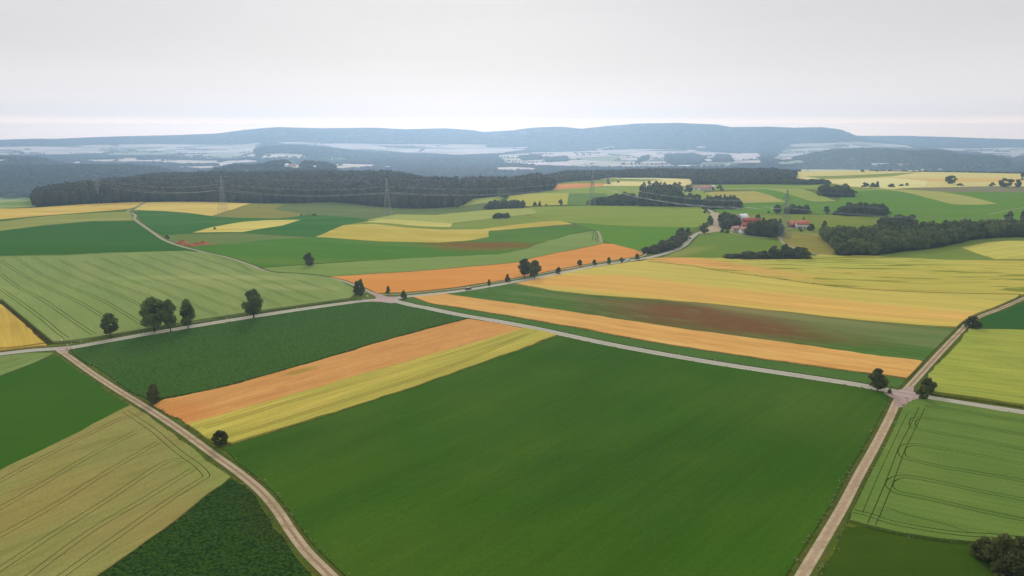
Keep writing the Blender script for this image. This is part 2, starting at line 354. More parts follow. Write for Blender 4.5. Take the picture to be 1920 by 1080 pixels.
poly('wheat_field', field_mat('f_wheat_strip', C(216, 164, 84), c2=C(210, 152, 76), c3=C(218, 176, 96), streak=.2, grain=.15, size=40, ang=a15, mottle=(C(196, 128, 64), .4)),
     [(767,556),(790,553),(833,552),(900,562),(1000,576),(1100,591),(1200,606),(1300,621),(1400,634),(1500,648),(1650,670),(1725,678),(1733,683),(1728,694),(1699,711),(1631,701),(1500,684),(1350,662),(1233,644),(1100,619),(1000,601),(900,584),(807,570)], .7)
b1 = ground([1350], [598])[0]; b2 = ground([1560], [600])[0]
poly('clover_field', field_mat('f_clover', C(74, 112, 48), c2=C(84, 116, 52), streak=.12, grain=.15, size=60, ang=a15, c3=C(116, 124, 72),
     blobs=[(*b1, 78, 50, a15, C(122, 84, 56), .95), (*ground([1480], [592])[0], 130, 12, a15, C(142, 132, 84), .8), (*ground([1680], [625])[0], 80, 26, a15, C(112, 128, 74), .6)],
     mottle=(C(116, 134, 78), .45)),
     [(833,552),(870,546),(920,538),(967,533),(1033,546),(1100,554),(1167,559),(1233,563),(1339,572),(1477,587),(1612,602),(1725,612),(1800,617),(1783,637),(1745,674),(1733,683),(1725,678),(1650,670),(1500,648),(1400,634),(1300,621),(1200,606),(1100,591),(1000,576),(900,562)], .3)
a18 = ang(1300, 520, 1750, 560)
poly('wheat_field', field_mat('f_wheat_big', C(196, 180, 84, 450), c2=C(202, 176, 82, 450), c3=C(188, 178, 86, 450), streak=.22, grain=.12, size=90, ang=a18,
     blobs=[(*ground([1250], [545])[0], 150, 34, a18, C(214, 166, 84, 400), 1.), (*ground([1600], [580])[0], 170, 22, a18, C(216, 172, 86, 380), .95), (*ground([1050], [527])[0], 60, 22, .1, C(214, 164, 84, 450), 1.)]),
     [(967,533),(1000,526),(1060,513),(1120,502),(1180,493),(1208,490),(1300,501),(1339,508),(1462,525),(1575,540),(1687,548),(1800,552),(1912,554),(1903,562),(1868,577),(1835,588),(1815,601),(1802,615),(1725,612),(1612,602),(1477,587),(1339,572),(1233,563),(1167,559),(1100,554),(1033,546)], .8)
a19 = ang(1400, 500, 1850, 520)
poly('barley_field', field_mat('f_lodged', C(188, 176, 82, 550), c2=C(174, 172, 78, 550), c3=C(196, 176, 84, 550), streak=.2, grain=.1, size=80, ang=a19, wave=(C(124, 132, 58, 500), .9, .085, 7, .12),
     blobs=[(*ground([1300], [492])[0], 110, 22, ang(1230, 487, 1400, 510), C(216, 160, 92, 580), 1.), (*ground([1600], [495])[0], 90, 40, 0, C(170, 176, 82, 550), .6)]),
     [(1208,490),(1215,485),(1350,485),(1420,485),(1520,481),(1545,478),(1636,481),(1700,485),(1780,489),(1866,490),(1920,491),(2200,492),(2200,560),(1912,554),(1800,552),(1687,548),(1575,540),(1462,525),(1339,508),(1300,501)], .8)
poly('grass_field', field_mat('f_grass_a', C(116, 136, 72, 600), c2=C(126, 142, 76, 600), streak=.15, size=60),
     [(1545,478),(1575,481),(1636,480),(1700,473),(1763,466),(1823,451),(1870,447),(1920,446),(2200,446),(2200,492),(1920,491),(1866,490),(1780,489),(1700,485),(1636,481)], .2)
poly('barley_field', field_mat('f_bar_a', C(190, 182, 94, 650), c2=C(180, 176, 84, 650), streak=.35, size=50, ang=ang(1850, 470, 1920, 460)),
     [(1802,466),(1853,456),(1890,453),(1930,453),(2200,450),(2200,489),(1866,488),(1840,479)], .8)
poly('grass_field', field_mat('f_meadow_c', C(106, 132, 66, 600), c2=C(116, 138, 68, 600), streak=.15, size=60, blobs=[(*ground([1270], [476])[0], 16, 60, -.7, C(150, 148, 84, 600), .6)]),
     [(1239,484),(1262,475),(1283,463),(1297,447),(1308,439),(1330,434),(1368,436),(1400,442),(1462,452),(1470,462),(1520,476),(1530,481),(1350,485)], .2)
poly('hay_field', field_mat('f_hay', C(142, 138, 76, 680), c2=C(156, 144, 86, 680), streak=.25, size=30, ang=ang(1480, 450, 1540, 458)),
     [(1472,436),(1543,442),(1560,455),(1568,470),(1560,479),(1520,475),(1480,461),(1466,450)], .2)
# --- middle distance, right
poly('grass_field', field_mat('m_1', C(102, 140, 74, 950), c2=C(110, 142, 76, 950), streak=.12, size=120),
     [(1391,381),(1473,379),(1570,379),(1590,362),(1600,354),(1672,356),(1763,360),(1920,360),(2200,360),(2200,432),(1920,428),(1718,426),(1657,408),(1446,401),(1345,399),(1340,390)], .3)
poly('pasture', field_mat('m_2', C(124, 138, 76, 800), c2=C(134, 142, 84, 800), c3=C(112, 134, 70, 800), streak=.2, size=60, ang=0),
     [(1345,399),(1446,401),(1657,408),(1718,426),(1920,429),(2200,434),(2200,447),(1920,446),(1700,446),(1543,442),(1472,436),(1368,436),(1345,431),(1355,415)], .1)
poly('stubble_field', field_mat('m_3', C(176, 166, 100, 1050), c2=C(164, 160, 92, 1050), streak=.2, size=80, ang=.1),
     [(1320,362),(1340,360),(1415,359),(1445,367),(1473,379),(1391,381),(1340,380)], .5)
poly('grass_field', field_mat('m_4', C(104, 142, 78, 1100), c2=C(112, 146, 80, 1100), streak=.1, size=80),
     [(1415,355),(1440,355),(1480,364),(1524,379),(1473,379),(1445,367),(1400,357)], .4)
poly('barley_field', field_mat('m_5', C(150, 162, 96, 1150), c2=C(142, 158, 92, 1150), streak=.2, size=80),
     [(1430,354),(1500,353),(1530,364),(1570,378),(1524,379),(1480,365)], .7)
poly('grass_field', field_mat('m_6', C(128, 150, 90, 1300), c2=C(118, 146, 84, 1300), streak=.2, size=120, c3=C(158, 164, 104, 1300)),
     [(1330,346),(1449,346),(1491,345),(1551,345),(1600,352),(1672,356),(1600,358),(1500,354),(1400,356),(1320,358)], .3)
poly('barley_field', field_mat('m_7', C(166, 168, 104, 1150), c2=C(158, 164, 98, 1150), streak=.2, size=80),
     [(1640,355),(1700,356),(1763,360),(1820,370),(1872,383),(1830,385),(1786,384),(1740,372),(1690,360)], .7)
poly('ploughed_field', field_mat('m_8', C(136, 134, 116, 1300), c2=C(128, 128, 104, 1300), streak=.2, size=80),
     [(1700,354),(1760,351),(1830,350),(2200,349),(2200,361),(1920,361),(1763,360)], .1)
poly('wheat_field', field_mat('m_9', C(206, 194, 134, 1600), c2=C(196, 186, 120, 1600), c3=C(214, 204, 146, 1600), streak=.2, size=200, ang=.05, blobs=[(*ground([1830], [338])[0], 260, 90, 0, C(208, 174, 112, 1600), .8)]),
     [(1491,334),(1491,323),(1600,320),(1733,319),(1920,321),(2200,323),(2200,349),(1830,350),(1733,352),(1672,355),(1600,351),(1551,343)], .6)
poly('grass_field', field_mat('m_10', C(142, 154, 100, 1700), c2=C(134, 148, 92, 1700), streak=.2, size=120),
     [(1510,331),(1570,330),(1680,325),(1735,323),(1672,331),(1597,335),(1540,336)], .3)
poly('barley_field', field_mat('m_10b', C(216, 208, 150, 1500), c2=C(208, 200, 140, 1500), streak=.2, size=120),
     [(1545,340),(1600,336),(1672,334),(1740,340),(1733,350),(1672,353),(1600,349)], .7)
# --- middle distance, centre
poly('grass_field', field_mat('m_11', C(136, 154, 80, 900), c2=C(142, 152, 78, 900), c3=C(124, 146, 72, 900), streak=.15, size=120, ang=.05),
     [(1000,388),(1108,386),(1312,387),(1325,398),(1333,403),(1330,415),(1318,421),(1308,426),(1187,425),(1073,418),(1040,415),(960,400)], .3)
poly('grass_field', field_mat('m_12', C(96, 138, 66, 800), c2=C(104, 140, 68, 800), streak=.1, size=100),
     [(1073,418),(1187,425),(1308,426),(1296,434),(1275,441),(1256,455),(1225,466),(1203,474),(1195,470),(1150,458),(1133,452),(1120,434),(1090,425)], .3)
poly('oat_field', field_mat('m_13', C(124, 148, 86, 700), c2=C(132, 150, 88, 700), c3=C(116, 142, 80, 700), streak=.15, size=100, ang=.1),
     [(490,503),(600,495),(700,489),(800,484),(933,478),(983,468),(1030,452),(1067,441),(1107,434),(1122,436),(1133,457),(1000,485),(967,494),(800,509),(700,515),(617,520),(510,510)], .6, tram=1)
bq = ground([905], [460])[0]
poly('clover_field', field_mat('m_14', C(82, 126, 64, 750), c2=C(92, 130, 66, 750), streak=.1, size=100, c3=C(108, 134, 72, 750),
     blobs=[(*bq, 60, 42, .2, C(130, 98, 70, 800), .9)]),
     [(345,463),(340,466),(420,458),(500,450),(593,445),(650,449),(733,454),(833,456),(880,452),(917,446),(917,433),(1000,427),(1067,424),(1107,433),(1067,440),(1030,451),(983,467),(933,477),(800,484),(700,488),(600,494),(490,502),(470,496),(430,483),(392,473)], .3)
poly('stubble_field', field_mat('f_orange_mid', C(214, 146, 76, 600), c2=C(208, 138, 70, 600), c3=C(216, 152, 84, 600), streak=.12, grain=.08, size=100, ang=.1),
     [(617,520),(700,514),(800,508),(967,493),(1000,484),(1133,457),(1150,458),(1195,470),(1206,476),(1185,484),(1110,496),(1050,508),(980,520),(900,532),(830,542),(760,548),(705,550),(672,540),(645,528)], .3)
poly('wheat_field', field_mat('m_15', C(190, 172, 84, 850), c2=C(168, 158, 76, 850), streak=.15, size=60, ang=0, c3=C(204, 188, 106, 850)),
     [(593,445),(620,433),(645,423),(700,421),(760,427),(830,432),(900,431),(960,423),(1020,416),(1048,415),(1073,421),(1000,427),(917,434),(917,445),(870,453),(820,456),(720,454),(650,449)], .7)
poly('grass_field', field_mat('m_16', C(132, 148, 80, 900), c2=C(124, 144, 76, 900), streak=.2, size=90),
     [(645,423),(690,414),(743,404),(830,408),(880,402),(960,400),(1040,415),(1020,416),(960,423),(900,431),(830,432),(760,427),(700,421)], .3)
poly('oat_field', field_mat('m_17', C(158, 168, 98, 950), c2=C(164, 166, 90, 950), streak=.2, size=90, ang=.1),
     [(690,413),(743,403),(818,404),(846,401),(899,396),(983,389),(1000,394),(1008,401),(921,411),(844,420),(770,416)], .7)
poly('wheat_field', field_mat('m_18', C(196, 188, 108, 900), c2=C(186, 182, 96, 900), streak=.2, size=90),
     [(683,417),(715,412),(780,415),(848,420),(844,427),(790,425),(730,420)], .7)
poly('pasture', field_mat('m_19', C(104, 122, 90, 1000), c2=C(112, 128, 88, 1000), c3=C(120, 130, 94, 1000), streak=.2, size=90),
     [(513,393),(533,383),(620,378),(660,382),(720,390),(780,393),(868,386),(890,372),(945,366),(960,368),(947,378),(910,388),(899,396),(846,401),(818,404),(743,403),(690,413),(640,406),(577,402)], .2)
poly('barley_field', field_mat('m_20', C(154, 164, 96, 1050), c2=C(166, 168, 96, 1050), streak=.2, size=90),
     [(880,377),(900,370),(940,367),(948,371),(930,378),(868,387),(852,388)], .6)
poly('barley_field', field_mat('m_21', C(176, 172, 92, 1100), c2=C(164, 168, 88, 1100), streak=.2, size=90, ang=0),
     [(955,368),(1000,363),(1067,363),(1064,384),(1000,387),(983,388),(950,376)], .7)
poly('grass_field', field_mat('m_22', C(108, 136, 88, 1100), c2=C(114, 140, 88, 1100), streak=.15, size=90, ang=1.5),
     [(1067,363),(1137,362),(1150,385),(1108,386),(1064,384)], .4)
poly('grass_field', field_mat('m_23', C(140, 158, 92, 1250), c2=C(130, 152, 84, 1250), streak=.15, size=90),
     [(1000,363),(1037,357),(1129,349),(1200,349),(1250,351),(1320,358),(1320,362),(1345,372),(1340,385),(1150,385),(1137,363),(1067,363)], .3)
poly('stubble_field', field_mat('m_24', C(214, 152, 104, 1350), c2=C(208, 144, 96, 1350), streak=.1, size=90),
     [(1034,346),(1080,344),(1125,343),(1137,345),(1129,349),(1037,357)], .2)
poly('wheat_field', field_mat('m_25', C(218, 202, 142, 1450), c2=C(208, 196, 130, 1450), streak=.15, size=90, ang=.05),
     [(1129,349),(1137,344),(1158,340),(1198,341),(1250,337),(1306,337),(1296,344),(1287,349),(1250,351),(1200,349)], .6)
poly('grass_field', field_mat('m_26', C(140, 156, 100, 1550), c2=C(130, 150, 90, 1550), streak=.15, size=90),
     [(1034,346),(1060,341),(1115,338),(1146,335),(1208,337),(1230,338),(1198,341),(1158,340),(1137,344),(1080,344)], .2)
poly('barley_field', field_mat('m_27', C(222, 212, 160, 1600), streak=.15, size=90),
     [(1120,337),(1146,333.4),(1230,333.6),(1306,336.4),(1250,337.2),(1208,336.4),(1146,335)], .6)
# --- middle distance, left
poly('clover_field', field_mat('m_30', C(70, 116, 68, 850), c2=C(78, 118, 70, 850), streak=.1, size=100, c3=C(88, 126, 74, 850), ang=.3),
     [(250,400),(262,393),(330,397),(397,405),(455,409),(520,410),(577,403),(640,406),(690,413),(645,423),(620,433),(593,445),(500,440),(450,437),(360,438),(312,441),(287,432),(268,415)], .4)
poly('barley_field', field_mat('m_31', C(204, 190, 104, 850), c2=C(194, 178, 90, 850), streak=.25, size=60, ang=.25),
     [(361,437),(400,426),(455,417),(500,414),(564,413),(530,424),(495,429),(455,436)], .7)
poly('pasture', field_mat('m_32', C(112, 130, 82, 780), c2=C(104, 126, 78, 780), streak=.15, size=60),
     [(300,445),(312,441),(360,438),(450,437),(500,440),(593,445),(500,450),(420,458),(345,463),(325,455)], .15)
poly('wheat_field', field_mat('m_33', C(204, 176, 96, 950), c2=C(196, 164, 84, 950), c3=C(212, 190, 112, 950), streak=.25, size=60, ang=.15),
     [(-160,396),(-60,394),(0,393),(60,391),(150,384),(270,379),(262,386),(240,393),(150,400),(60,407),(0,412),(-160,418)], .7)
poly('wheat_field', field_mat('m_34', C(208, 186, 108, 980), c2=C(200, 174, 92, 980), c3=C(192, 176, 96, 980), streak=.3, size=50, ang=-.1),
     [(272,380),(330,379),(400,379),(470,382),(435,394),(397,406),(330,398),(252,394)], .7)
poly('pasture', field_mat('m_35', C(136, 136, 84, 980), c2=C(146, 142, 88, 980), streak=.2, size=60),
     [(470,382),(533,383),(513,393),(577,402),(560,406),(520,410),(455,409),(397,406),(435,394)], .3)
poly('grass_field', field_mat('m_36', C(92, 116, 66, 850), c2=C(100, 122, 70, 850), streak=.15, size=60),
     [(-160,420),(0,412),(60,407),(150,400),(240,393),(236,398),(205,399),(100,405),(0,416),(-160,428)], .2)
poly('barley_field', field_mat('m_37', C(144, 150, 88, 800), c2=C(136, 146, 82, 800), c3=C(154, 156, 96, 800), streak=.2, size=60, ang=.15),
     [(-160,428),(0,417),(100,405),(205,399),(236,398),(248,405),(256,414),(170,416),(80,424),(0,434),(-160,452)], .7)
poly('beet_field', field_mat('m_38', C(68, 110, 58, 750), c2=C(76, 114, 60, 750), streak=.1, size=80),
     [(-160,452),(0,434),(80,424),(170,416),(256,415),(270,424),(287,436),(310,450),(343,463),(380,471),(345,472),(250,474),(120,480),(0,482),(-160,484)], .4)
poly('grass_field', field_mat('m_39', C(124, 150, 100, 1100), c2=C(112, 144, 90, 1100), streak=.15, size=60, c3=C(200, 190, 150, 1200)),
     [(-160,362),(0,362),(62,372),(68,388),(0,392),(-160,394)], .2)

# --- woods: floors under the trees
FOREST = [(66,388),(110,386),(150,384),(270,379),(400,379.5),(560,381),(620,379),(700,387),(780,391),(830,390),(868,386),(885,374),(940,368),(985,363),(1035,357),(1040,350),
          (1034,346),(1060,341),(1115,338),(1146,333.5),(1230,333.8),(1306,336.5),(1300,345),(1340,346),(1449,346),(1491,336),(1491,327),(1400,326),(1300,325),(1150,325),(1040,327),(1000,342),(940,349),(860,354),(800,350),(740,340),(700,336),(500,338),(330,340),(240,345),(160,356),(80,370)]
FOREST_L = [(-160,362),(0,361),(20,362),(66,370),(70,364),(70,352),(30,348),(-160,346)]
VALLEYWOOD = [(1543,444),(1558,462),(1572,479),(1636,479),(1700,471),(1763,464),(1823,450),(1870,446),(1920,445),(2100,445),(2100,431),(1920,432),(1850,434),(1790,438),(1700,443),(1640,445),(1600,447),(1570,442)]
for nm, p in (('forest_floor', FOREST), ('forest_floor', FOREST_L), ('forest_floor', VALLEYWOOD)):
    poly(nm, M_floor, p, .02)
FP = {}     # small groves: footprint (photo pixels), tree height, spacing
FP['a'] = dict(p=[(1103,385),(1120,380),(1165,377),(1190,377),(1192,386),(1140,386)], h=11)
FP['b'] = dict(p=[(1199,387),(1203,374),(1215,369),(1262,369),(1275,374),(1276,388)], h=21)
FP['c'] = dict(p=[(1272,388),(1274,381),(1308,380),(1313,388)], h=13)
FP['d'] = dict(p=[(1319,392),(1325,382),(1385,382),(1391,390),(1380,393)], h=13)
FP['e'] = dict(p=[(1352,486),(1380,482),(1440,481),(1500,479),(1522,483),(1523,487),(1440,488)], h=9)
FP['f'] = dict(p=[(1572,404),(1590,397),(1655,398),(1662,405),(1650,406),(1590,405)], h=12)
FP['g'] = dict(p=[(1650,427),(1660,418),(1705,416),(1718,422),(1712,428),(1670,430)], h=9)
FP['h'] = dict(p=[(1538,368),(1542,362),(1580,362),(1600,366),(1600,370),(1560,370)], h=15)
FP['i'] = dict(p=[(1478,401),(1480,397),(1512,397),(1515,402)], h=9)
FP['j'] = dict(p=[(1348,430),(1350,415),(1365,412),(1380,418),(1384,430)], h=10)
FP['k'] = dict(p=[(1398,441),(1402,435),(1460,432),(1464,444),(1440,446)], h=13)
FP['l'] = dict(p=[(1206,475),(1228,468),(1252,460),(1268,450),(1276,444),(1284,446),(1284,452),(1272,463),(1258,470),(1235,476)], h=6.5)
FP['m'] = dict(p=[(913,393),(920,387),(945,386),(983,386),(982,391),(950,392)], h=8.5)
FP['n'] = dict(p=[(928,410),(930,406),(950,405),(954,409)], h=5)
FP['o'] = dict(p=[(1449,346),(1470,342),(1540,342),(1560,345),(1520,347)], h=8)
for k in FP: poly('forest_floor', M_floor, FP[k]['p'], .02)

# --- far valley patches (pale ripe fields between blue woods)
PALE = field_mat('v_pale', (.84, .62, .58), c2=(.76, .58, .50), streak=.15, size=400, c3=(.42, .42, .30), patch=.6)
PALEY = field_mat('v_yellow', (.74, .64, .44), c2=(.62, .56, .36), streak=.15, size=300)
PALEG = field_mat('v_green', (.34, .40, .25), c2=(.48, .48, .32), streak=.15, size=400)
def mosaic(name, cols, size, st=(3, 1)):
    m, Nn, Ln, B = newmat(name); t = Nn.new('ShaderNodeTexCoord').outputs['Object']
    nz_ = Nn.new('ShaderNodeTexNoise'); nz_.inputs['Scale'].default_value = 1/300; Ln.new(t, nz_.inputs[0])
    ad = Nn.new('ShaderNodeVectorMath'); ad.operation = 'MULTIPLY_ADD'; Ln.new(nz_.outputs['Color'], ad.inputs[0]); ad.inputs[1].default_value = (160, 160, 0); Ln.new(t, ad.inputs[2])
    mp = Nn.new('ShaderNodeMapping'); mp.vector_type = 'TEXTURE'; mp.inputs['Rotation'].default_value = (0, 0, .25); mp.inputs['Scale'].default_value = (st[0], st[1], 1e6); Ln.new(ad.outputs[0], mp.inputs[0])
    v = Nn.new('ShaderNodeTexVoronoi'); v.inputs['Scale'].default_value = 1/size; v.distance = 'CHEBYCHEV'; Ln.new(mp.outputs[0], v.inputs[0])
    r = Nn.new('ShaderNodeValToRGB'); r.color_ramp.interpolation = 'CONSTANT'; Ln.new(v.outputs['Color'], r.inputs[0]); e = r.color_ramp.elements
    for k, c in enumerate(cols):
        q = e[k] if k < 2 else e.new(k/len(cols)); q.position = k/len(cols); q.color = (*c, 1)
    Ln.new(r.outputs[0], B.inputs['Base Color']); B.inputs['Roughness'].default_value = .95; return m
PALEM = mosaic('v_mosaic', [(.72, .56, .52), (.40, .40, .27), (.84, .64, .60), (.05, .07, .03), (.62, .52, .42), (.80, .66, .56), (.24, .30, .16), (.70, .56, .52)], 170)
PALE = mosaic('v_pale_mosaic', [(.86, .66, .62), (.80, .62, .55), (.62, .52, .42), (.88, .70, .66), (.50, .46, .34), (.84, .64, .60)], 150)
_ = field_mat('v_mixed', (.68, .54, .50), c2=(.34, .36, .26), streak=.15, size=350, c3=(.72, .60, .54), patch=1)
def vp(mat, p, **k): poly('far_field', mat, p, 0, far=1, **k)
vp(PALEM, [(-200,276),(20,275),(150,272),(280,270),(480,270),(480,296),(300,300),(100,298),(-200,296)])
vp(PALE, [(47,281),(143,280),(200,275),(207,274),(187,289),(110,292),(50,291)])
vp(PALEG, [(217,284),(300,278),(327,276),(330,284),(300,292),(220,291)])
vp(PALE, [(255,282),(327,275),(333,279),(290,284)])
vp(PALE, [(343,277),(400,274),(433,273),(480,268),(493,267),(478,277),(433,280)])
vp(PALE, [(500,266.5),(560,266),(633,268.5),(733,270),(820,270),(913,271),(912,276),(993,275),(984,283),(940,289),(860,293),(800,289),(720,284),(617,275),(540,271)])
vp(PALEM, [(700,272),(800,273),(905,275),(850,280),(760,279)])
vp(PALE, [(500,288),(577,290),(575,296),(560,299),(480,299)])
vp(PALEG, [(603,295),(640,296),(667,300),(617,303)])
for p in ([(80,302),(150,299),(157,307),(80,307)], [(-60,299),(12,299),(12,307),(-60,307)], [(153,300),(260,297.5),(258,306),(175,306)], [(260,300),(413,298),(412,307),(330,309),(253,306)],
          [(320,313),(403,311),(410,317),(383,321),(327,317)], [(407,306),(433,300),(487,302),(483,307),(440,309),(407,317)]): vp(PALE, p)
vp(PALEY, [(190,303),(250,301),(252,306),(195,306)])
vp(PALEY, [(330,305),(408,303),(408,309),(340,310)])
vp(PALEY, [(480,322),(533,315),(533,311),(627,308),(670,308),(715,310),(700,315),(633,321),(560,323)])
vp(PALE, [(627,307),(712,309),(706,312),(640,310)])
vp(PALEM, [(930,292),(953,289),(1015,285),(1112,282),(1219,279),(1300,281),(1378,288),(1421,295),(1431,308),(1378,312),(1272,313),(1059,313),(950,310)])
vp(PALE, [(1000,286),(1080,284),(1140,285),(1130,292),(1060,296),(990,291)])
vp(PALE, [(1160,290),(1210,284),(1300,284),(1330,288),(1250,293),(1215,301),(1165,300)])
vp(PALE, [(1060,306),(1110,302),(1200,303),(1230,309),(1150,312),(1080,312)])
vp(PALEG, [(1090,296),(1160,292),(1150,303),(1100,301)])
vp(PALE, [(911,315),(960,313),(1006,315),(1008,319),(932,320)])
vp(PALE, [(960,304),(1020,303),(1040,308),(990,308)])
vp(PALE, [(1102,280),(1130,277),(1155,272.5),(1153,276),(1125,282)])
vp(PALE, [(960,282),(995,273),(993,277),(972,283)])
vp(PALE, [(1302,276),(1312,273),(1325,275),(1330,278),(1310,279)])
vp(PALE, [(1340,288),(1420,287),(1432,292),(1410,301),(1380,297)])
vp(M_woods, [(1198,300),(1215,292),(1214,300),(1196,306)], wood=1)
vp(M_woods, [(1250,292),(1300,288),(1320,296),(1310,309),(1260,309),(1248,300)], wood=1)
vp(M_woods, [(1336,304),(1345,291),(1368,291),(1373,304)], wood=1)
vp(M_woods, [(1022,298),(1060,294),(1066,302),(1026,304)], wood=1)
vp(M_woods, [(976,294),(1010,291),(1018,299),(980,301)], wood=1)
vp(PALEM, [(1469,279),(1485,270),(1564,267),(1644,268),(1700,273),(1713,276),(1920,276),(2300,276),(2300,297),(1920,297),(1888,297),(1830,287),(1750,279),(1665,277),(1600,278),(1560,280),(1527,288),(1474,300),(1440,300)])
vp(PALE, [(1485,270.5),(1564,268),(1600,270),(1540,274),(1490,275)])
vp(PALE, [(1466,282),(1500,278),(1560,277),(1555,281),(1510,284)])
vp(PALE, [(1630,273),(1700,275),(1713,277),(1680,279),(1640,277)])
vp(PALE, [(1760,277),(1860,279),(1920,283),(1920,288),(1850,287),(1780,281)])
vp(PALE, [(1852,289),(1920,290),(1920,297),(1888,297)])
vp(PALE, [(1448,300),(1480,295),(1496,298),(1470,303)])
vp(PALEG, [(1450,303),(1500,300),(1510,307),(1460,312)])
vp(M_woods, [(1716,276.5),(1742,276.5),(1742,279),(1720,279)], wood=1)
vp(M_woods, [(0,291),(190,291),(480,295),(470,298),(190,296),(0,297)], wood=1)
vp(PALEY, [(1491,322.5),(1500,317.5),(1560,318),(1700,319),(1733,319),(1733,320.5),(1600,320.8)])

# --- roads and tracks
RA = [(-200,690),(-60,672),(0,664),(60,657),(105,654),(150,649),(250,631),(350,614),(480,593),(600,575),(700,562.5),(740,563)]
RB = [(712,561),(740,564.5),(775,573),(800,577.5),(860,590),(930,602),(1000,615),(1060,628),(1140,645),(1220,660),(1300,674),(1380,687),(1460,699),(1540,711),(1610,722),(1690,737),(1760,749),(1840,762),(1920,774),(2100,804),(2300,838)]
RC = [(738,561),(760,556.5),(800,552.5),(860,546),(920,536.5),(990,524),(1060,510),(1120,498),(1180,489),(1225,481),(1260,471),(1281,461),(1294,448),(1306,438.5),(1322,433),(1338,427),(1347,418),(1347,409),(1341,402),(1333,396),(1324,391)]
RP = [(700,551),(740,552),(800,547),(860,540.5),(920,531),(990,518.5),(1060,504),(1120,493.5),(1170,486),(1200,481.5),(1211,476.5),(1204,472.5),(1194,470)]
RD = [(718,560),(702,552),(684,543),(665,535),(640,526),(600,518.5),(560,514.5),(515,512),(490,506),(470,497.5),(430,484),(390,474.5),(345,463.5),(310,451),(290,438),(270,424),(257,415),(252,409),(254,404),(248,400),(238,398),(243,394.5),(256,391),(263,385),(271,381)]
RE = [(108,653),(114,659),(128,668),(170,698),(220,731),(280,768),(340,808),(400,852),(450,888),(490,922),(520,957),(545,995),(575,1035),(610,1070),(660,1120),(720,1180)]
RF = [(1462,1160),(1500,1086),(1545,1010),(1580,950),(1610,892),(1640,838),(1668,783),(1683,750),(1694,738)]
RG = [(1692,738),(1712,717),(1740,686),(1775,648),(1800,622),(1816,606),(1838,593),(1870,581),(1900,568),(1935,552),(2000,520)]
def verge(pts, w, m=None): line('verge', m or M_verge, pts, w, .02)
verge(RA, 10); verge(RB, 8); verge(RC, 11, M_verge); verge(RP, 5, M_verge); verge(RE, 5.2); verge(RF, 6); verge(RG, 6); verge(RD, 5)
line('ditch', M_dark, [(-160,660),(0,656),(95,645),(150,640),(250,624),(350,607),(480,587),(600,570),(670,560)], 2.6, -.25)
line('ditch', M_dark, [(0,565),(45,603),(95,645)], 3., -.2)
line('ditch', M_dark, [(287,756),(310,747.5),(400,730.5),(500,704),(600,675),(700,645),(800,617),(878,598)], 1.0, -.25)
line('ditch', M_dark, [(1215,492),(1300,501),(1339,508),(1462,525),(1575,540),(1687,548),(1800,552),(1912,554)], 2.4, -.3)
line('ditch', M_dark, [(494,503),(560,498),(640,493),(700,488.5)], 3.0, -.3)
line('ditch', M_dark, [(-160,485),(0,482.5),(120,480.5),(250,474.5),(345,472)], 2., -.3)
line('ditch', M_dark, [(1750,741),(1840,753),(1920,765),(2200,806)], 2.2, -.2)
line('ditch', M_dark, [(1575,400.5),(1657,407),(1700,409)], 3., -.2)
line('ditch', M_dark, [(1300,404),(1446,401),(1572,403)][1:], 3., -.2)
line('ditch', M_dark, [(985,387.5),(1064,385.5),(1100,386.5)], 3.5, -.2)
line('ditch', M_dark, [(1560,480),(1640,482)], 3., -.2)
line('path', M_wheel, RP, 2.3, .04)
line('path', M_wheel, RD, 3.4, .04)
line('path', M_wheel, [(1365,433),(1372,437),(1387,440),(1410,443),(1440,446)], 3., .04)
line('path', M_wheel, [(1492,426.5),(1478,429),(1468,432),(1463,440),(1463,448),(1470,457),(1482,462),(1500,468),(1520,474),(1543,478),(1560,479)], 3., .04)
line('path', M_wheel, [(1474,435),(1500,437),(1543,440.5),(1570,441)], 3., .04)
line('path', M_wheel, [(1657,410),(1760,405),(1840,404),(1870,399),(1920,389),(2100,365)], 3., .04)
line('path', M_wheel, [(1312,386),(1300,375),(1290,362),(1283,351)], 6., .04)
line('path', M_wheel, [(1066,445),(1030,438)][:0] or [(1120,433),(1124,440),(1128,455)], 3, .04)
line('track', M_gravel, RE, 2.9, .06); line('track', M_mid, RE, .7, .1)
line('track', M_gravel, RG, 2.9, .06); line('track', M_mid, RG, .9, .1)
line('track', M_gravel, RF, 2.9, .06); line('track', M_gravel_red, RF, 1.2, .08)
line('road', M_asph, RC, 5.6, .08); line('road', M_asph, RA, 5.2, .08); line('road', M_asph, RB, 5.6, .08)
poly('gravel_yard', M_gravel, [(1308,439),(1322,430),(1336,421),(1338,410),(1330,400),(1345,398),(1356,408),(1358,425),(1352,433),(1330,437)], .05)
poly('junction', M_asph_pink, [(686,566),(700,562),(706,558.5),(700,553),(690,549),(700,548),(716,553),(728,556.5),(748,556.5),(742,559.5),(738,563),(742,568),(735,570),(716,567.5)], .085)
poly('junction', M_asph_pink, [(108,651),(134,650),(142,653),(128,658),(126,664),(116,662),(108,657)], .085)
poly('junction', M_asph_pink, [(1655,734),(1675,733),(1692,730),(1703,724),(1714,727),(1713,734),(1722,742),(1728,747),(1712,751),(1702,755),(1694,764),(1678,764),(1680,755),(1676,747),(1662,741)], .085)
PAINT = []
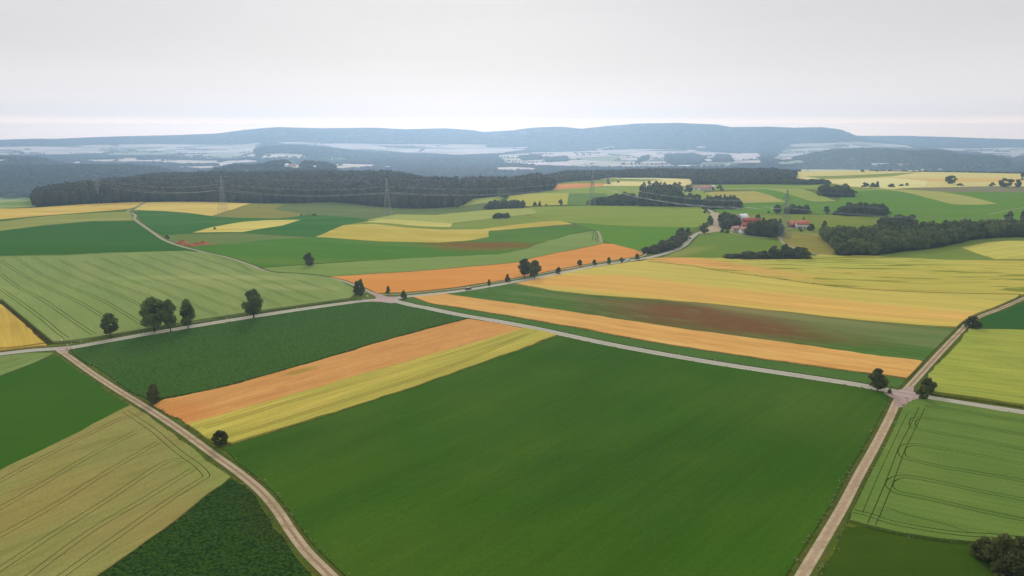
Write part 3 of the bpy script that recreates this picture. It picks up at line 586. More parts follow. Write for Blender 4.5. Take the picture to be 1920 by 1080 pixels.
def edge_lines(pts, width, mat, u0=0, u1=1):
    p = smooth(pts, 5); w = resample(ground(p[:, 0], p[:, 1]), False); t = np.gradient(w, axis=0); t /= np.hypot(t[:, 0], t[:, 1])[:, None]; n = np.stack([-t[:, 1], t[:, 0]], 1)
    a, b = int(len(w)*u0), int(len(w)*u1)
    for s in (-1, 1): REG.append(dict(name='road_marking', mat=mat, lift=.1, kind='line', w=(w+n*s*(width/2-.3))[a:b], width=.3))
edge_lines(RB, 5.6, M_paint); edge_lines(RA, 5.2, M_paint, 0, .94); edge_lines(RC, 5.6, M_paint, .03, .55)
# --- wheel tracks the sprayer leaves through the standing crops
for p in ([(0,250),(130,340),(250,430),(330,500),(375,530)], [(0,165),(100,240),(250,320),(400,425),(530,512)], [(0,90),(150,185),(300,260),(450,330),(590,415),(640,445)],
          [(80,68),(200,150),(330,215),(480,275),(600,330),(700,390),(815,460)], [(185,70),(300,130),(450,200),(600,260),(720,310),(810,355),(1000,440)],
          [(340,90),(480,160),(640,225),(800,280),(900,320),(1080,400)], [(470,95),(600,150),(760,215),(900,265),(1050,330),(1150,370),(1220,400)],
          [(560,75),(720,140),(900,210),(1050,260),(1200,320),(1345,375)], [(680,60),(860,130),(1020,195),(1200,255),(1330,300),(1420,345)],
          [(800,55),(1000,130),(1150,180),(1290,225),(1450,290),(1570,345)], [(900,45),(1100,110),(1300,180),(1480,245),(1600,290),(1700,330)],
          [(1010,40),(1200,100),(1400,170),(1600,240),(1800,310)], [(1200,60),(1320,100),(1410,150)], [(1560,175),(1700,210),(1880,270)]): tram(p, oy=460, gap=2.1, wid=.45)
for p in ([(-40,590),(0,560),(350,370),(700,195)], [(-40,740),(0,715),(200,600),(500,420),(760,285)], [(-40,890),(0,870),(300,700),(600,510),(890,340)], [(-60,1100),(0,1060),(300,860),(600,670),(920,460),(1030,440)],
          [(150,1110),(500,850),(800,670),(1090,490)], [(330,1110),(700,845),(950,670),(1120,560),(1160,535),(1150,510),(1110,470),(1000,390),(860,270),(705,165)]): tram(p, oy=720, gap=1.9, wid=.27)
tram([(383,806),(500,769),(600,741),(733,703),(867,660),(990,620)], z=1, gap=1.8, wid=.4)
tram([(400,831),(430,822),(533,790),(600,768),(733,727),(853,687),(1000,640)][:6]+[(990,628)], z=1, gap=1.8, wid=.4)
for p in ([(985,145),(930,260),(870,380),(830,490),(780,620),(730,740),(700,805)], [(1000,135),(1200,160),(1400,195),(1560,220),(2000,300)], [(930,245),(935,215),(970,203),(1100,215),(1300,250),(1560,300),(2000,390)],
          [(930,240),(955,262),(1100,290),(1300,325),(1560,380),(2000,470)], [(868,400),(875,372),(900,358),(960,355),(1200,395),(1560,465),(2000,560)], [(870,400),(900,430),(1100,480),(1300,515),(1560,560),(2000,650)],
          [(800,590),(805,565),(830,545),(900,535),(1100,570),(1300,615),(1560,665),(2000,760)], [(800,590),(850,625),(1000,655),(1300,725),(1560,780),(2000,870)], [(600,730),(700,755),(800,790),(1000,830),(1200,858),(1400,870),(1560,885),(2000,900)]):
    tram(p, ox=1400, oy=720, gap=1.9, wid=.25 if p[-1][0] < 800 else .42)
tram([(900,180),(830,330),(760,480),(700,620),(650,740)], ox=1400, oy=720, gap=0, wid=.18)
tram([(780,705),(900,750),(1100,800),(1250,850)], ox=1400, oy=720, gap=0, wid=.3)
tram([(1113,452),(1115,440),(1112,434)], z=1, gap=3, wid=.8); tram([(1122,454),(1124,444),(1122,436)], z=1, gap=3, wid=.8)
tram([(0,697),(60,676),(90,668)], z=1, gap=1.8, wid=.3); tram([(-20,690),(40,674)], z=1, gap=1.8, wid=.3)

# --- one planar triangulation, split afterwards into one mesh per region
def offset(w, o):
    t = np.gradient(w, axis=0); t /= np.maximum(np.hypot(t[:, 0], t[:, 1]), 1e-6)[:, None]
    return w + np.stack([-t[:, 1], t[:, 0]], 1)*o
pts, eds = [], []
def feed(w, closed):
    n0 = len(pts); pts.extend(map(tuple, w)); n = len(w)
    eds.extend((n0+k, n0+(k+1) % n) for k in range(n if closed else n-1))
STR = []
for r in REG:
    if r['kind'] == 'poly': feed(r['w'], True)
    else:
        for s in (-1, 1): feed(offset(r['w'], s*r['width']/2), False)
for w, gap, wid in TRAM:
    for g in ((-gap/2, gap/2) if gap else (0,)):
        c = offset(w, g); STR.append((c, wid))
        for s in (-1, 1): feed(offset(c, s*wid/2), False)
ds = [30.]
while ds[-1] < 12500:
    d = ds[-1]; ds.append(d*np.interp(d, [30, 300, 1200, 2500, 9000, 16000], [1.16, 1.045, 1.02, 1.013, 1.013, 1.03]))
azs = np.concatenate([np.arange(-180, -50, 6.), np.arange(-50, -36, 1.2), np.arange(-36, 36, .3), np.arange(36, 50, 1.2), np.arange(50, 180, 6.)])
gx, gy = [0.], [0.]
for k, d in enumerate(ds):
    step = 1
    a = azs
    if d < 900: a = np.concatenate([azs[(azs < -36)], np.arange(-36, 36, .6 if d > 400 else 1.2), azs[azs >= 36]])
    a = np.radians(a + (k % 2)*.15)
    gx += list(d*np.sin(a)); gy += list(d*np.cos(a))
GP = np.stack([gx, gy], 1)
pts.extend(map(tuple, GP))
res = geometry.delaunay_2d_cdt([Vector(p) for p in pts], eds, [], 0, .02)
V2 = np.array([(v.x, v.y) for v in res[0]]); TR = np.array([f[:] for f in res[2] if len(f) == 3], np.int32)
CEN = V2[TR].mean(1); HV = H(V2[:, 0], V2[:, 1]); CD = np.hypot(CEN[:, 0], CEN[:, 1])
print('TRIS', len(TR), 'VERTS', len(V2))
def pip(P, w):
    m = (P[:, 0] > w[:, 0].min()) & (P[:, 0] < w[:, 0].max()) & (P[:, 1] > w[:, 1].min()) & (P[:, 1] < w[:, 1].max())
    idx = np.where(m)[0]; o = np.zeros(len(P), bool)
    if not len(idx): return o
    x, y = P[idx, 0], P[idx, 1]; ins = np.zeros(len(idx), bool)
    for a, b in zip(w, np.roll(w, -1, 0)):
        if a[1] == b[1]: continue
        c = ((a[1] > y) != (b[1] > y)); ins ^= c & (x < (b[0]-a[0])*(y-a[1])/(b[1]-a[1])+a[0])
    o[idx] = ins; return o
def near(P, w, r):
    m = (P[:, 0] > w[:, 0].min()-r) & (P[:, 0] < w[:, 0].max()+r) & (P[:, 1] > w[:, 1].min()-r) & (P[:, 1] < w[:, 1].max()+r)
    idx = np.where(m)[0]; o = np.zeros(len(P), bool)
    if not len(idx): return o
    best = np.full(len(idx), 1e9); Q = P[idx]
    for a, b in zip(w[:-1], w[1:]):
        ab = b-a; t = np.clip(((Q-a)@ab)/max(ab@ab, 1e-9), 0, 1); e = Q-a-t[:, None]*ab; best = np.minimum(best, (e**2).sum(1))
    o[idx] = best < r*r; return o
DE = np.interp(np.arctan2(CEN[:, 0], CEN[:, 1]), EDGE_AZ, EDGE_D)
rid = np.where(CD > DE+60, -2, -1)
for k, r in enumerate(REG):
    if r['kind'] == 'poly': m = pip(CEN, r['w'])
    else: m = near(CEN, r['w'], r['width']/2-.003)
    if r.get('far'): m &= CD > 2400
    elif r['kind'] == 'poly': m &= CD < np.maximum(2600, DE+200)
    rid[m] = k
trk = np.zeros(len(TR), bool)
tramok = np.array([bool(r.get('tram')) for r in REG]+[False, False])
for c, wid in STR: trk |= near(CEN, c, wid/2-.003)
trk &= tramok[rid]
LIFT = np.array([r['lift'] for r in REG]+[0., 0.]); 
lift = LIFT[rid].copy(); lift[trk] = np.maximum(lift[trk]-.22, 0)
wood = np.array([bool(r.get('wood')) for r in REG]+[False, False])
wood[-2] = True      # rid -2 indexes the second from the end
# neighbours, for the low walls where one level meets another
E = np.concatenate([TR[:, [0, 1]], TR[:, [1, 2]], TR[:, [2, 0]]]); ET = np.tile(np.arange(len(TR)), 3)
key = np.sort(E, 1); kk = key[:, 0].astype(np.int64)*len(V2)+key[:, 1]
od = np.argsort(kk, kind='stable'); ks = kk[od]; same = ks[:-1] == ks[1:]
nb = np.full(len(E), -1); i0 = od[:-1][same]; i1 = od[1:][same]; nb[i0] = ET[i1]; nb[i1] = ET[i0]
dv = np.hypot(V2[:, 0], V2[:, 1])
canopy = 17 + 9*(RNG.random(len(V2))-.5) + 3*np.sin(V2[:, 0]/37)*np.cos(V2[:, 1]/51)
canopy = canopy*np.interp(dv, [1300, 3500, 5000, 12000], [.5, .62, .42, .42])
canopy = np.where((V2[:, 0] > -80) & (dv > 2150) & (dv < 4700), canopy*.3, canopy)
def surf(sel, name, mats, crop=None, wood_=False):
    t = TR[sel]; T = np.where(sel)[0]
    if len(t) == 0: return None
    lv = lift[T]; lo = np.zeros(len(V2))
    uv, inv = np.unique(np.stack([t.ravel(), (np.repeat(lv, 3)*1000).astype(int)], 1), axis=0, return_inverse=True); inv = inv.ravel()
    z = HV[uv[:, 0]] + uv[:, 1]/1000.
    if wood_: z = HV[uv[:, 0]] + canopy[uv[:, 0]]
    V = np.column_stack([V2[uv[:, 0]], z]); Fc = inv.reshape(-1, 3)
    mi = trk[T].astype(int) if len(mats) > 1 else np.zeros(len(T), int)
    # skirts
    selE = sel[ET] & (nb >= 0); n_ = nb[selE]; e_ = E[selE]; t_ = ET[selE]
    if wood_: m = ~sel[n_]
    else: m = lift[n_] < lift[t_]-.001
    e_, t_, n_ = e_[m], t_[m], n_[m]
    if len(e_):
        zt = HV[e_] + (canopy[e_] if wood_ else lift[t_][:, None]); zb = HV[e_] + (0 if wood_ else lift[n_][:, None]) - .05
        n0 = len(V); q = len(e_)
        SV = np.concatenate([np.column_stack([V2[e_[:, 0]], zt[:, 0]]), np.column_stack([V2[e_[:, 1]], zt[:, 1]]), np.column_stack([V2[e_[:, 1]], zb[:, 1]]), np.column_stack([V2[e_[:, 0]], zb[:, 0]])])
        a = n0+np.arange(q); SF = np.concatenate([np.stack([a, a+2*q, a+q], 1), np.stack([a, a+3*q, a+2*q], 1)])
        V = np.concatenate([V, SV]); Fc = np.concatenate([Fc, SF]); mi = np.concatenate([mi, np.zeros(2*q, int)])
    o = mesh_obj(name, V, Fc, mats, mi=mi, rnd=RNG.random(len(V)) if wood_ else None, smooth_=False)
    if not wood_:
        sm = np.zeros(len(Fc), bool); sm[:len(t)] = True; o.data.polygons.foreach_set('use_smooth', sm)
    return tag(o, kind='structure')
fw = np.isin(rid, np.where(wood[:len(REG)])[0]) | (rid == -2)
surf(rid == -1, 'ground', [M_meadow])
o = surf(fw, 'distant_woods', [M_woods], wood_=True); tag(o, kind='stuff')
done = {}
merge = {'verge', 'ditch', 'road_marking', 'far_field', 'forest_floor', 'path', 'track', 'road', 'junction'}
groups = {}
for k, r in enumerate(REG):
    if r.get('wood'): continue
    kx = (r['name'], r['mat'].name) if r['name'] in merge else ('#', k)
    groups.setdefault(kx, []).append(k)
for kx, ids in groups.items():
    r = REG[ids[0]]; surf(np.isin(rid, ids), r['name'], [r['mat'], M_soil] if r.get('tram') else [r['mat']])
# ------------------------------------------------------------------ trees
M_leaf = leaf_mat('leaves', (.055, .085, .022), (.30, .35, .08), thin=.4)
M_leaf2 = leaf_mat('leaves_dark', (.048, .070, .022), (.235, .265, .07), thin=.35)
M_leaf3 = leaf_mat('leaves_blue', (.052, .072, .024), (.24, .255, .08), thin=.35)
M_bark = plain('bark', (.06, .047, .036), .9, .3)
def rot_quads(P, Nrm, size, rng_):
    """bent leaf-clump cards: every clump is two triangles folded along their diagonal, facing roughly outward"""
    n = len(P); rv = rng_.normal(size=(n, 3)); nn = Nrm*.6+rv*.75; nn /= np.linalg.norm(nn, axis=1)[:, None]
    u = np.cross(nn, rng_.normal(size=(n, 3))); u /= np.linalg.norm(u, axis=1)[:, None]; w = np.cross(nn, u)
    s = size*(.6+.8*rng_.random(n))[:, None]; f = nn*s*.35
    a = P-u*s*.5-w*s*.35; b = P+u*s*.5-w*s*.25+f*.3; c = P+u*s*.35+w*s*.45; d = P-u*s*.45+w*s*.4+f*.6
    V = np.stack([a, b, c, d], 1).reshape(-1, 3); k = np.arange(n)*4
    return V, np.stack([k, k+1, k+2, k+3], 1)
def crown(seed, shape, n, leaf, lobes):
    """unit crown: about 1 wide, from z=0 to 1; leaf clumps spread through uneven lobes with gaps between them"""
    g = np.random.default_rng(seed); cs, rs = [], []
    for k in range(lobes):
        t = min(max((k+.5)/lobes + g.normal()*.04, .01), .99); a = g.random()*6.28+k*2.4
        if shape == 'round': R0 = .5*math.sin(math.pi*min(max(t*.86+.1, 0), 1))**.6
        elif shape == 'cone': R0 = .46*(1-t)**.75+.03
        elif shape == 'tall': R0 = .42*math.sin(math.pi*min(max(t*.8+.16, 0), 1))**.5
        else: R0 = .5*math.sin(math.pi*min(max(.35+t*.6, 0), 1))**.6
        lr = {'round': .165, 'cone': .125, 'tall': .165, 'bush': .18}[shape]*(.65+.7*g.random())
        rr = max(R0-lr*.7, 0)*(.5+.5*g.random()**.5)
        cs.append((math.cos(a)*rr, math.sin(a)*rr, .06+t*.86)); rs.append(lr)
    cs, rs = np.array(cs), np.array(rs); li = g.choice(lobes, n, p=rs**2/np.sum(rs**2))
    dr = g.normal(size=(n, 3)); dr[:, 2] += .15; dr /= np.linalg.norm(dr, axis=1)[:, None]
    rad = rs[li]*(.35+.7*g.random(n)**.45)
    P = cs[li]+dr*rad[:, None]*np.array([1, 1, .72 if shape != 'bush' else .9])
    P[:, 2] = np.clip(P[:, 2], .01, 1.03)
    V, Fq = rot_quads(P, dr, leaf, g); lobe = g.random(lobes)[li]
    rnd = np.repeat(np.clip(.75*lobe+.35*g.random(n), 0, 1), 4)
    return V, Fq, rnd, cs
def trunk_mesh(seed, h, r, crown_z, cw, ch, cs):
    g = random.Random(seed); m = MB(); top = (g.uniform(-.3, .3), g.uniform(-.3, .3), crown_z+ch*.55)
    mid = (top[0]*.3, top[1]*.3, crown_z*.9); m.bar((0, 0, -.4), mid, r, r2=r*.72); m.bar(mid, top, r*.72, r2=r*.2)
    for k in range(0, len(cs), 2):
        e = (cs[k][0]*cw, cs[k][1]*cw, crown_z+cs[k][2]*ch); z0 = max(crown_z*.8, e[2]-.25*cw-.6); z0 = min(z0, crown_z+ch*.45)
        m.bar((top[0]*.5, top[1]*.5, z0), e, r*.34, r2=r*.08)
    return m
def seedof(shape): return {'round': 1, 'cone': 2, 'tall': 3, 'bush': 4}[shape]
PROTO = {}
def proto(shape, v, lod):
    k = (shape, v, lod)
    if k not in PROTO:
        n, leaf, lob = {'near': (3800, .060, 26), 'mid': (1300, .095, 14), 'far': (260, .19, 8)}[lod]
        if shape == 'cone': lob = int(lob*1.5)
        PROTO[k] = crown(seedof(shape)*101+v*17, shape, n, leaf, lob)
    return PROTO[k]
def px2m(px, py, wpx, hpx):
    x, y, z = g1(px, py); s = math.sqrt(x*x+y*y+(CAM_Z-z)**2); dep = math.atan2(CAM_Z-z, math.hypot(x, y))
    return x, y, z, wpx*s/F, hpx*s/F/math.cos(dep)
def tree(px, py, wpx, hpx, shape, label, v=0, name='tree', cat='tree', group=None, clear=.16, mat=None, lod='near'):
    x, y, z, w, h = px2m(px, py, wpx, hpx)
    root = empty(name, (x, y, z-.05), random.uniform(0, 6.28)); tag(root, label, cat, group)
    V, Fq, rnd, cs = proto(shape, v, lod); ch = h*(1-clear)
    c = mesh_obj('crown', V*np.array([w*.96, w*.96, ch])+np.array([0, 0, h*clear]), Fq, mat or M_leaf, root, rnd=rnd)
    trunk_mesh(v+seedof(shape), h, max(.12, w*.04), h*clear, w, ch, cs).build('trunk', M_bark, root)
    return root
RT = 'young trees planted along the country road'
T = tree
T(208, 633, 31, 40, 'round', 'lone leafy tree left of the three big trees, beside the grey road', 0, clear=.2)
T(290, 622, 52, 57, 'round', 'broadest dark oak of the roadside row of three, leftmost of them', 1, clear=.14)
T(320.5, 623, 31, 54, 'tall', 'slim middle tree of the roadside row of three, touching the broad one', 2, clear=.16)
T(353, 616, 31, 49, 'tall', 'right tree of the roadside row of three, standing slightly apart', 3, clear=.14)
T(476, 596, 40, 51, 'round', 'single rounded tree on the road edge between light green field and dark beet field', 4, clear=.15)
T(289, 755, 27, 31, 'tall', 'small cone-shaped tree where the orange stubble meets the gravel track', 0, clear=.04, mat=M_leaf3)
T(414, 836, 29, 26, 'round', 'small round tree on the gravel track at the end of the yellow field', 5, clear=.1, mat=M_leaf3)
T(669, 552, 19, 24, 'cone', 'left and lower of the two dense pointed trees at the road junction', 1, clear=.03, mat=M_leaf2)
T(677, 554, 18, 29, 'tall', 'right and taller of the two dense pointed trees at the road junction', 4, clear=.03, mat=M_leaf2)
T(728, 550, 11, 14, 'cone', 'tiny cone-shaped tree at the tip of the orange field by the junction', 2, clear=.1)
T(757.5, 560, 12, 15, 'bush', 'compact dark round tree on the grass corner of the junction', 1, clear=.06, mat=M_leaf2)
T(917, 540, 8, 16, 'tall', 'thin young tree left of the two big road trees, farthest from them', 0, group=RT, clear=.3)
T(951.5, 528, 13, 14, 'cone', 'small tree just left of the two big trees in front of the orange field', 3, group=RT, clear=.1)
T(984, 519, 29, 34, 'round', 'left of the two big touching trees on the road by the orange field', 6, clear=.12, mat=M_leaf2)
T(1002, 522, 28, 33, 'round', 'right of the two big touching trees on the road by the orange field', 2, clear=.12, mat=M_leaf2)
T(1047, 514, 12, 13, 'bush', 'first young round tree right of the two big road trees', 0, group=RT, clear=.1)
T(1087, 499, 11, 12, 'round', 'second young tree right of the two big road trees, standing in the orange field', 1, group=RT, clear=.15)
T(1115, 498, 10, 11, 'round', 'third young tree right of the two big road trees', 2, group=RT, clear=.15)
T(1141.5, 496.5, 10, 14, 'tall', 'fourth young tree right of the two big road trees, the slimmest of them', 3, group=RT, clear=.15)
T(1165.5, 492.5, 9, 10, 'round', 'fifth young tree right of the two big road trees, by the white car', 4, group=RT, clear=.12)
T(1194.5, 486.5, 10, 10.5, 'bush', 'last young tree of the road row, nearest to the bushy hedge', 2, group=RT, clear=.1)
T(580, 499, 22, 24, 'round', 'lone hazy tree at the lower edge of the dark green field', 3, clear=.08)
T(1645, 732, 34, 35, 'round', 'open-crowned tree just left of the crossroads, above the long grey road', 7, clear=.14, mat=M_leaf3)
T(1668, 737, 7, 7, 'bush', 'very small shrub between the tree and the crossroads', 3, name='shrub', cat='shrub', clear=.05)
T(1728, 749, 20, 23, 'bush', 'front dense tree of the pair at the crossroads, nearest to the road', 5, clear=.08, mat=M_leaf2)
T(1740, 736, 25, 24, 'round', 'rear broad tree of the pair at the crossroads, beside the yellow-green field', 4, clear=.06, mat=M_leaf2)
T(1823, 617, 27, 20, 'bush', 'single squat dark tree on the gravel track beside the big wheat field', 6, clear=.12, mat=M_leaf2)
for k, (a, b, w, h, l) in enumerate([(1846, 1046, 42, 30, 'left bush of the dark clump in the lower right corner'), (1874, 1068, 48, 50, 'tall central bush of the dark clump in the lower right corner'),
        (1910, 1058, 42, 38, 'right bush of the dark clump, against the picture edge'), (1903, 1090, 60, 42, 'lowest bush of the dark clump, cut by the bottom edge')]):
    T(a, b, w, h, 'bush', l, 1+k, name='bush', cat='bush', clear=.03, mat=M_leaf3, group='dark bushes in the lower right corner')
# lone trees and small pairs farther off
FARS = [(858, 389, 16, 18, 'round', 'rounded pale-grey tree in front of the wood edge, above the olive field'), (945, 372, 27, 22, 'round', 'large round tree standing forward of the wood beside the yellow field'),
 (1003, 387, 9, 8, 'bush', 'low bush on the field boundary, left of a close pair'), (1012, 387, 8, 10, 'cone', 'pointed bush on the field boundary, right of a close pair'), (1051, 386, 9, 12, 'round', 'lone small tree at the right end of the yellow field'), (1024, 386.5, 6, 4, 'bush', 'tiny low bush midway along the field boundary'),
 (1102, 384.5, 6, 9, 'bush', 'small bush at the left end of the low grove by the pylon'), (1277, 447, 21, 20, 'round', 'dense tree where the roadside hedge is tallest, left of the bend'), (1290, 439, 12, 12, 'bush', 'bush on the inner side of the road bend'), (1320, 437, 19, 19, 'round', 'dark tree beside the road just below the gravel yard'),
 (1331, 421, 13, 15, 'bush', 'dark tree on the left of the gravel bend'), (1323, 400, 9, 8, 'bush', 'dark shrub on the left of the lane above the gravel bend'), (1306, 378, 10, 14, 'tall', 'small tree at the right end of the tall grove'),
 (1140, 344, 4, 11, 'tall', 'slim pale tree on the far light field'), (1141, 345.5, 9, 4, 'bush', 'low dark bush beside the slim tree on the far field'), (1159, 342.5, 6, 4, 'bush', 'tiny lone bush on the far pale field'),
 (1207, 354, 9, 12, 'bush', 'leftmost tree behind the tall grove near the flat building'), (1217, 352, 12, 12, 'round', 'second tree from the left behind the tall grove'), (1230, 350, 9, 11, 'round', 'third tree behind the flat pale building'), (1239, 348.5, 6, 8, 'cone', 'fourth tree behind the flat pale building'), (1247, 348, 5, 7, 'cone', 'fifth tree behind the flat pale building'),
 (1273, 352, 10, 11, 'round', 'tree left of the short drive to the upper farm'), (1290, 360, 18, 12, 'bush', 'broad tree right of the short drive to the upper farm'), (1350, 358, 14, 10, 'bush', 'bush group right of the upper farm roofs'), (1335, 357, 10, 7, 'bush', 'low bush beside the upper farm roofs'),
 (1457, 401, 16, 17, 'round', 'round tree left of the pylon on the boundary line'), (1441, 400, 5, 4, 'bush', 'tiny bush on the boundary line left of the round tree'), (1549, 401, 15, 14, 'round', 'isolated round tree on the boundary line between two groves'), (1563, 403, 8, 5, 'bush', 'low bush at the left foot of the long grove'),
 (1545, 433, 11, 17, 'round', 'upright tree right of the orange-roofed house'), (1572, 438, 14, 15, 'round', 'tree standing behind the left end of the long wood'), (1507, 416, 6, 9, 'cone', 'small conifer behind the orange-roofed house'), (1640, 431, 7, 9, 'bush', 'left small bush before the low grove'), (1655, 430, 9, 12, 'bush', 'right small bush before the low grove'),
 (1520, 432, 16, 11, 'bush', 'garden bushes right of the white walled house'), (1500, 434, 9, 7, 'bush', 'garden bush in front of the white walled house'), (1462, 428, 9, 17, 'tall', 'tall thin tree left of the pylon by the farm'), (1421, 414, 11, 12, 'round', 'tree behind the long red roof'), (1431, 421, 11, 13, 'cone', 'pointed tree at the right end of the long red roof'),
 (1354, 436, 7, 7, 'bush', 'left small bush at the farm road entrance'), (1363, 437, 9, 6, 'bush', 'right small bush at the farm road entrance'), (1358, 412, 16, 14, 'round', 'tall tree left of the white barn'), (1384, 424, 13, 16, 'bush', 'tree between gravel yard and red farm roofs'),
 (1732, 440, 25, 22, 'round', 'broad light-grey tree rising above the long wood'), (1789, 436, 13, 20, 'cone', 'left of two dark conifers rising above the long wood'), (1806, 434, 11, 22, 'cone', 'right and darkest of two conifers above the long wood'), (1891, 420, 15, 20, 'round', 'upright tree standing behind the right end of the wood'), (1917, 424, 12, 24, 'tall', 'tall tree behind the wood at the right picture edge'), (1852, 432, 9, 14, 'tall', 'thin open tree behind the long wood'),
 (1622, 351, 13, 8, 'bush', 'leftmost bush of the far hedge below the yellow field'), (1636, 352, 11, 8, 'bush', 'second bush of the far hedge below the yellow field'), (1645, 352, 8, 10, 'bush', 'third and tallest bush of the far hedge'), (1672, 351.5, 14, 6, 'bush', 'low bush left of the short far hedge'), (1690, 349.5, 10, 4, 'bush', 'left end of the short far hedge'), (1701, 348.5, 8, 5, 'bush', 'right end of the short far hedge'),
 (1782, 345, 20, 14, 'round', 'round tree on the far yellow field'), (1800, 348.5, 12, 4, 'bush', 'low bush right of the round tree on the yellow field'), (1886, 350.5, 26, 14, 'round', 'broad dark tree in the far right hedge'), (1908, 350.5, 13, 11, 'bush', 'round bush at the right end of the far hedge'), (1860, 349.5, 11, 6, 'bush', 'low bush left of the broad tree in the far hedge'), (1918, 338, 10, 14, 'bush', 'dark bush at the picture edge on the crest'),
 (1617, 322.5, 8, 4, 'bush', 'tiny bush on the skyline of the far yellow field'), (1645, 322, 5, 3.5, 'bush', 'speck of a bush on the far yellow crest'), (1738, 320.5, 9, 4, 'bush', 'bush left of the far farm buildings'), (1786, 320.5, 12, 4, 'bush', 'bush right of the far farm buildings'),
 (313, 448, 9, 7, 'bush', 'small dark bush by the path near the red earth heap'), (403, 431, 7, 5, 'bush', 'dark bush on the edge of the thin yellow strip'), (565, 405, 4, 4, 'bush', 'left of two tiny bushes on the green slope'), (589, 405, 9, 4, 'bush', 'right of two tiny bushes on the green slope'), (24, 371, 30, 7, 'bush', 'low dark thicket on the small far-left field'), (405, 378, 14, 17, 'cone', 'pale pointed tree standing out before the dark forest')]
for k, (a, b, w, h, shp, l) in enumerate(FARS):
    isb = shp == 'bush' and 'tree' not in l
    T(a, b, w, h, shp, l, k % 6, name='bush' if isb else 'tree', cat='bush' if isb else 'tree', clear=.04 if shp == 'bush' else .08, mat=(M_leaf2, M_leaf3)[k % 2], lod='mid')

# groves: every tree its own object, all copies of a few meshes
GM = {}
def grove_mesh(shape, v, mat):
    k = (shape, v)
    if k not in GM:
        V, Fq, rnd, cs = proto(shape, v, 'mid'); tm = MB().bar((0, 0, -.05), (0, 0, .6), .035, r2=.015)
        n = len(V); V2_ = np.concatenate([V*np.array([1.05, 1.05, .93])+np.array([0, 0, .06]), np.array(tm.v)]); F2 = np.concatenate([Fq, np.array(tm.f)+n])
        o = mesh_obj('grove_tree', V2_, F2, [mat, M_bark], mi=[0]*len(Fq)+[1]*len(tm.f), rnd=np.concatenate([rnd, np.zeros(len(tm.v))])); GM[k] = o.data
        bpy.data.objects.remove(o)
    return GM[k]
def fill(poly_px, sp, jit=.38):
    w = ground([p[0] for p in poly_px], [p[1] for p in poly_px]); x0, y0 = w.min(0); x1, y1 = w.max(0)
    gx_, gy_ = np.meshgrid(np.arange(x0, x1+sp, sp), np.arange(y0, y1+sp, sp*.87)); gx_ = gx_ + (np.arange(gx_.shape[0]) % 2)[:, None]*sp/2
    P = np.stack([gx_.ravel(), gy_.ravel()], 1)+RNG.normal(size=(gx_.size, 2))*sp*jit*.6
    return P[pip(P, w)], w
GL = {'a': ('tree of the low grove that starts beside the pylon, left of the tall grove', 'trees of the low grove', 'round'), 'b': ('tall tree of the dense dark grove below the flat pale building', 'trees of the tall grove', 'tall'),
 'c': ('tree of the lower row joined to the right of the tall grove', 'trees right of the tall grove', 'bush'), 'd': ('spruce of the plantation right of the lane end', 'spruces of the plantation', 'cone'),
 'e': ('bushy tree of the row along the upper edge of the yellow barley', 'bushy trees above the yellow field', 'round'), 'f': ('tree of the long grove on the green slope left of the bare track', 'trees of the long slope grove', 'round'),
 'g': ('tree of the rounded low grove just above the long wood', 'trees of the rounded low grove', 'bush'), 'h': ('tree of the compact dark copse below the far pale fields', 'trees of the compact copse', 'round'),
 'i': ('tree of the small copse right of the tall pylon', 'trees of the small copse', 'bush'), 'j': ('tree of the garden wood between gravel yard and white barn', 'trees of the garden wood', 'round'),
 'k': ('tree of the dense wood right of the red farm roofs', 'trees of the farm wood', 'tall'), 'l': ('bush of the hedge climbing beside the road bend', 'bushes of the roadside hedge', 'round'),
 'm': ('tree of the short hedge below the forest tongue', 'trees of the short hedge', 'bush'), 'n': ('bush of the tiny clump alone on the green slope', 'bushes of the tiny clump', 'bush'), 'o': ('tree of the hazy row in front of the far wood', 'trees of the hazy far row', 'round')}
SPC = {'a': 8, 'b': 9, 'c': 7, 'd': 7, 'e': 7.5, 'f': 9, 'g': 7.5, 'h': 13, 'i': 8, 'j': 8, 'k': 7.5, 'l': 6.5, 'm': 7, 'n': 5, 'o': 15}
cnt = 0; CAND = []
for k, f in FP.items():
    P, w = fill(f['p'], SPC[k]); lab, grp, shp = GL[k]; pine = k == 'd'
    for (x, y) in P:
        hh = f['h']*random.uniform(.62, 1.15)
        if k == 'a': hh *= .75+.5*min(max((x-P[:, 0].min())/(np.ptp(P[:, 0])+1), 0), 1)
        if k == 'e': hh *= .45+.6*min((x-P[:, 0].min())/45, 1)
        s = shp if random.random() < .8 else ('round' if shp != 'round' else 'tall')
        ww = SPC[k]*random.uniform(1.15, 1.6)*(.8 if s == 'cone' else 1)
        CAND.append((hh/math.hypot(x, y), k, x, y, hh, ww, s, random.randint(0, 4), random.random() < .6, random.uniform(0, 6.28)))
CAND.sort(reverse=True); RV, RF_, RM, RR, rn = [], [], [], [], 0
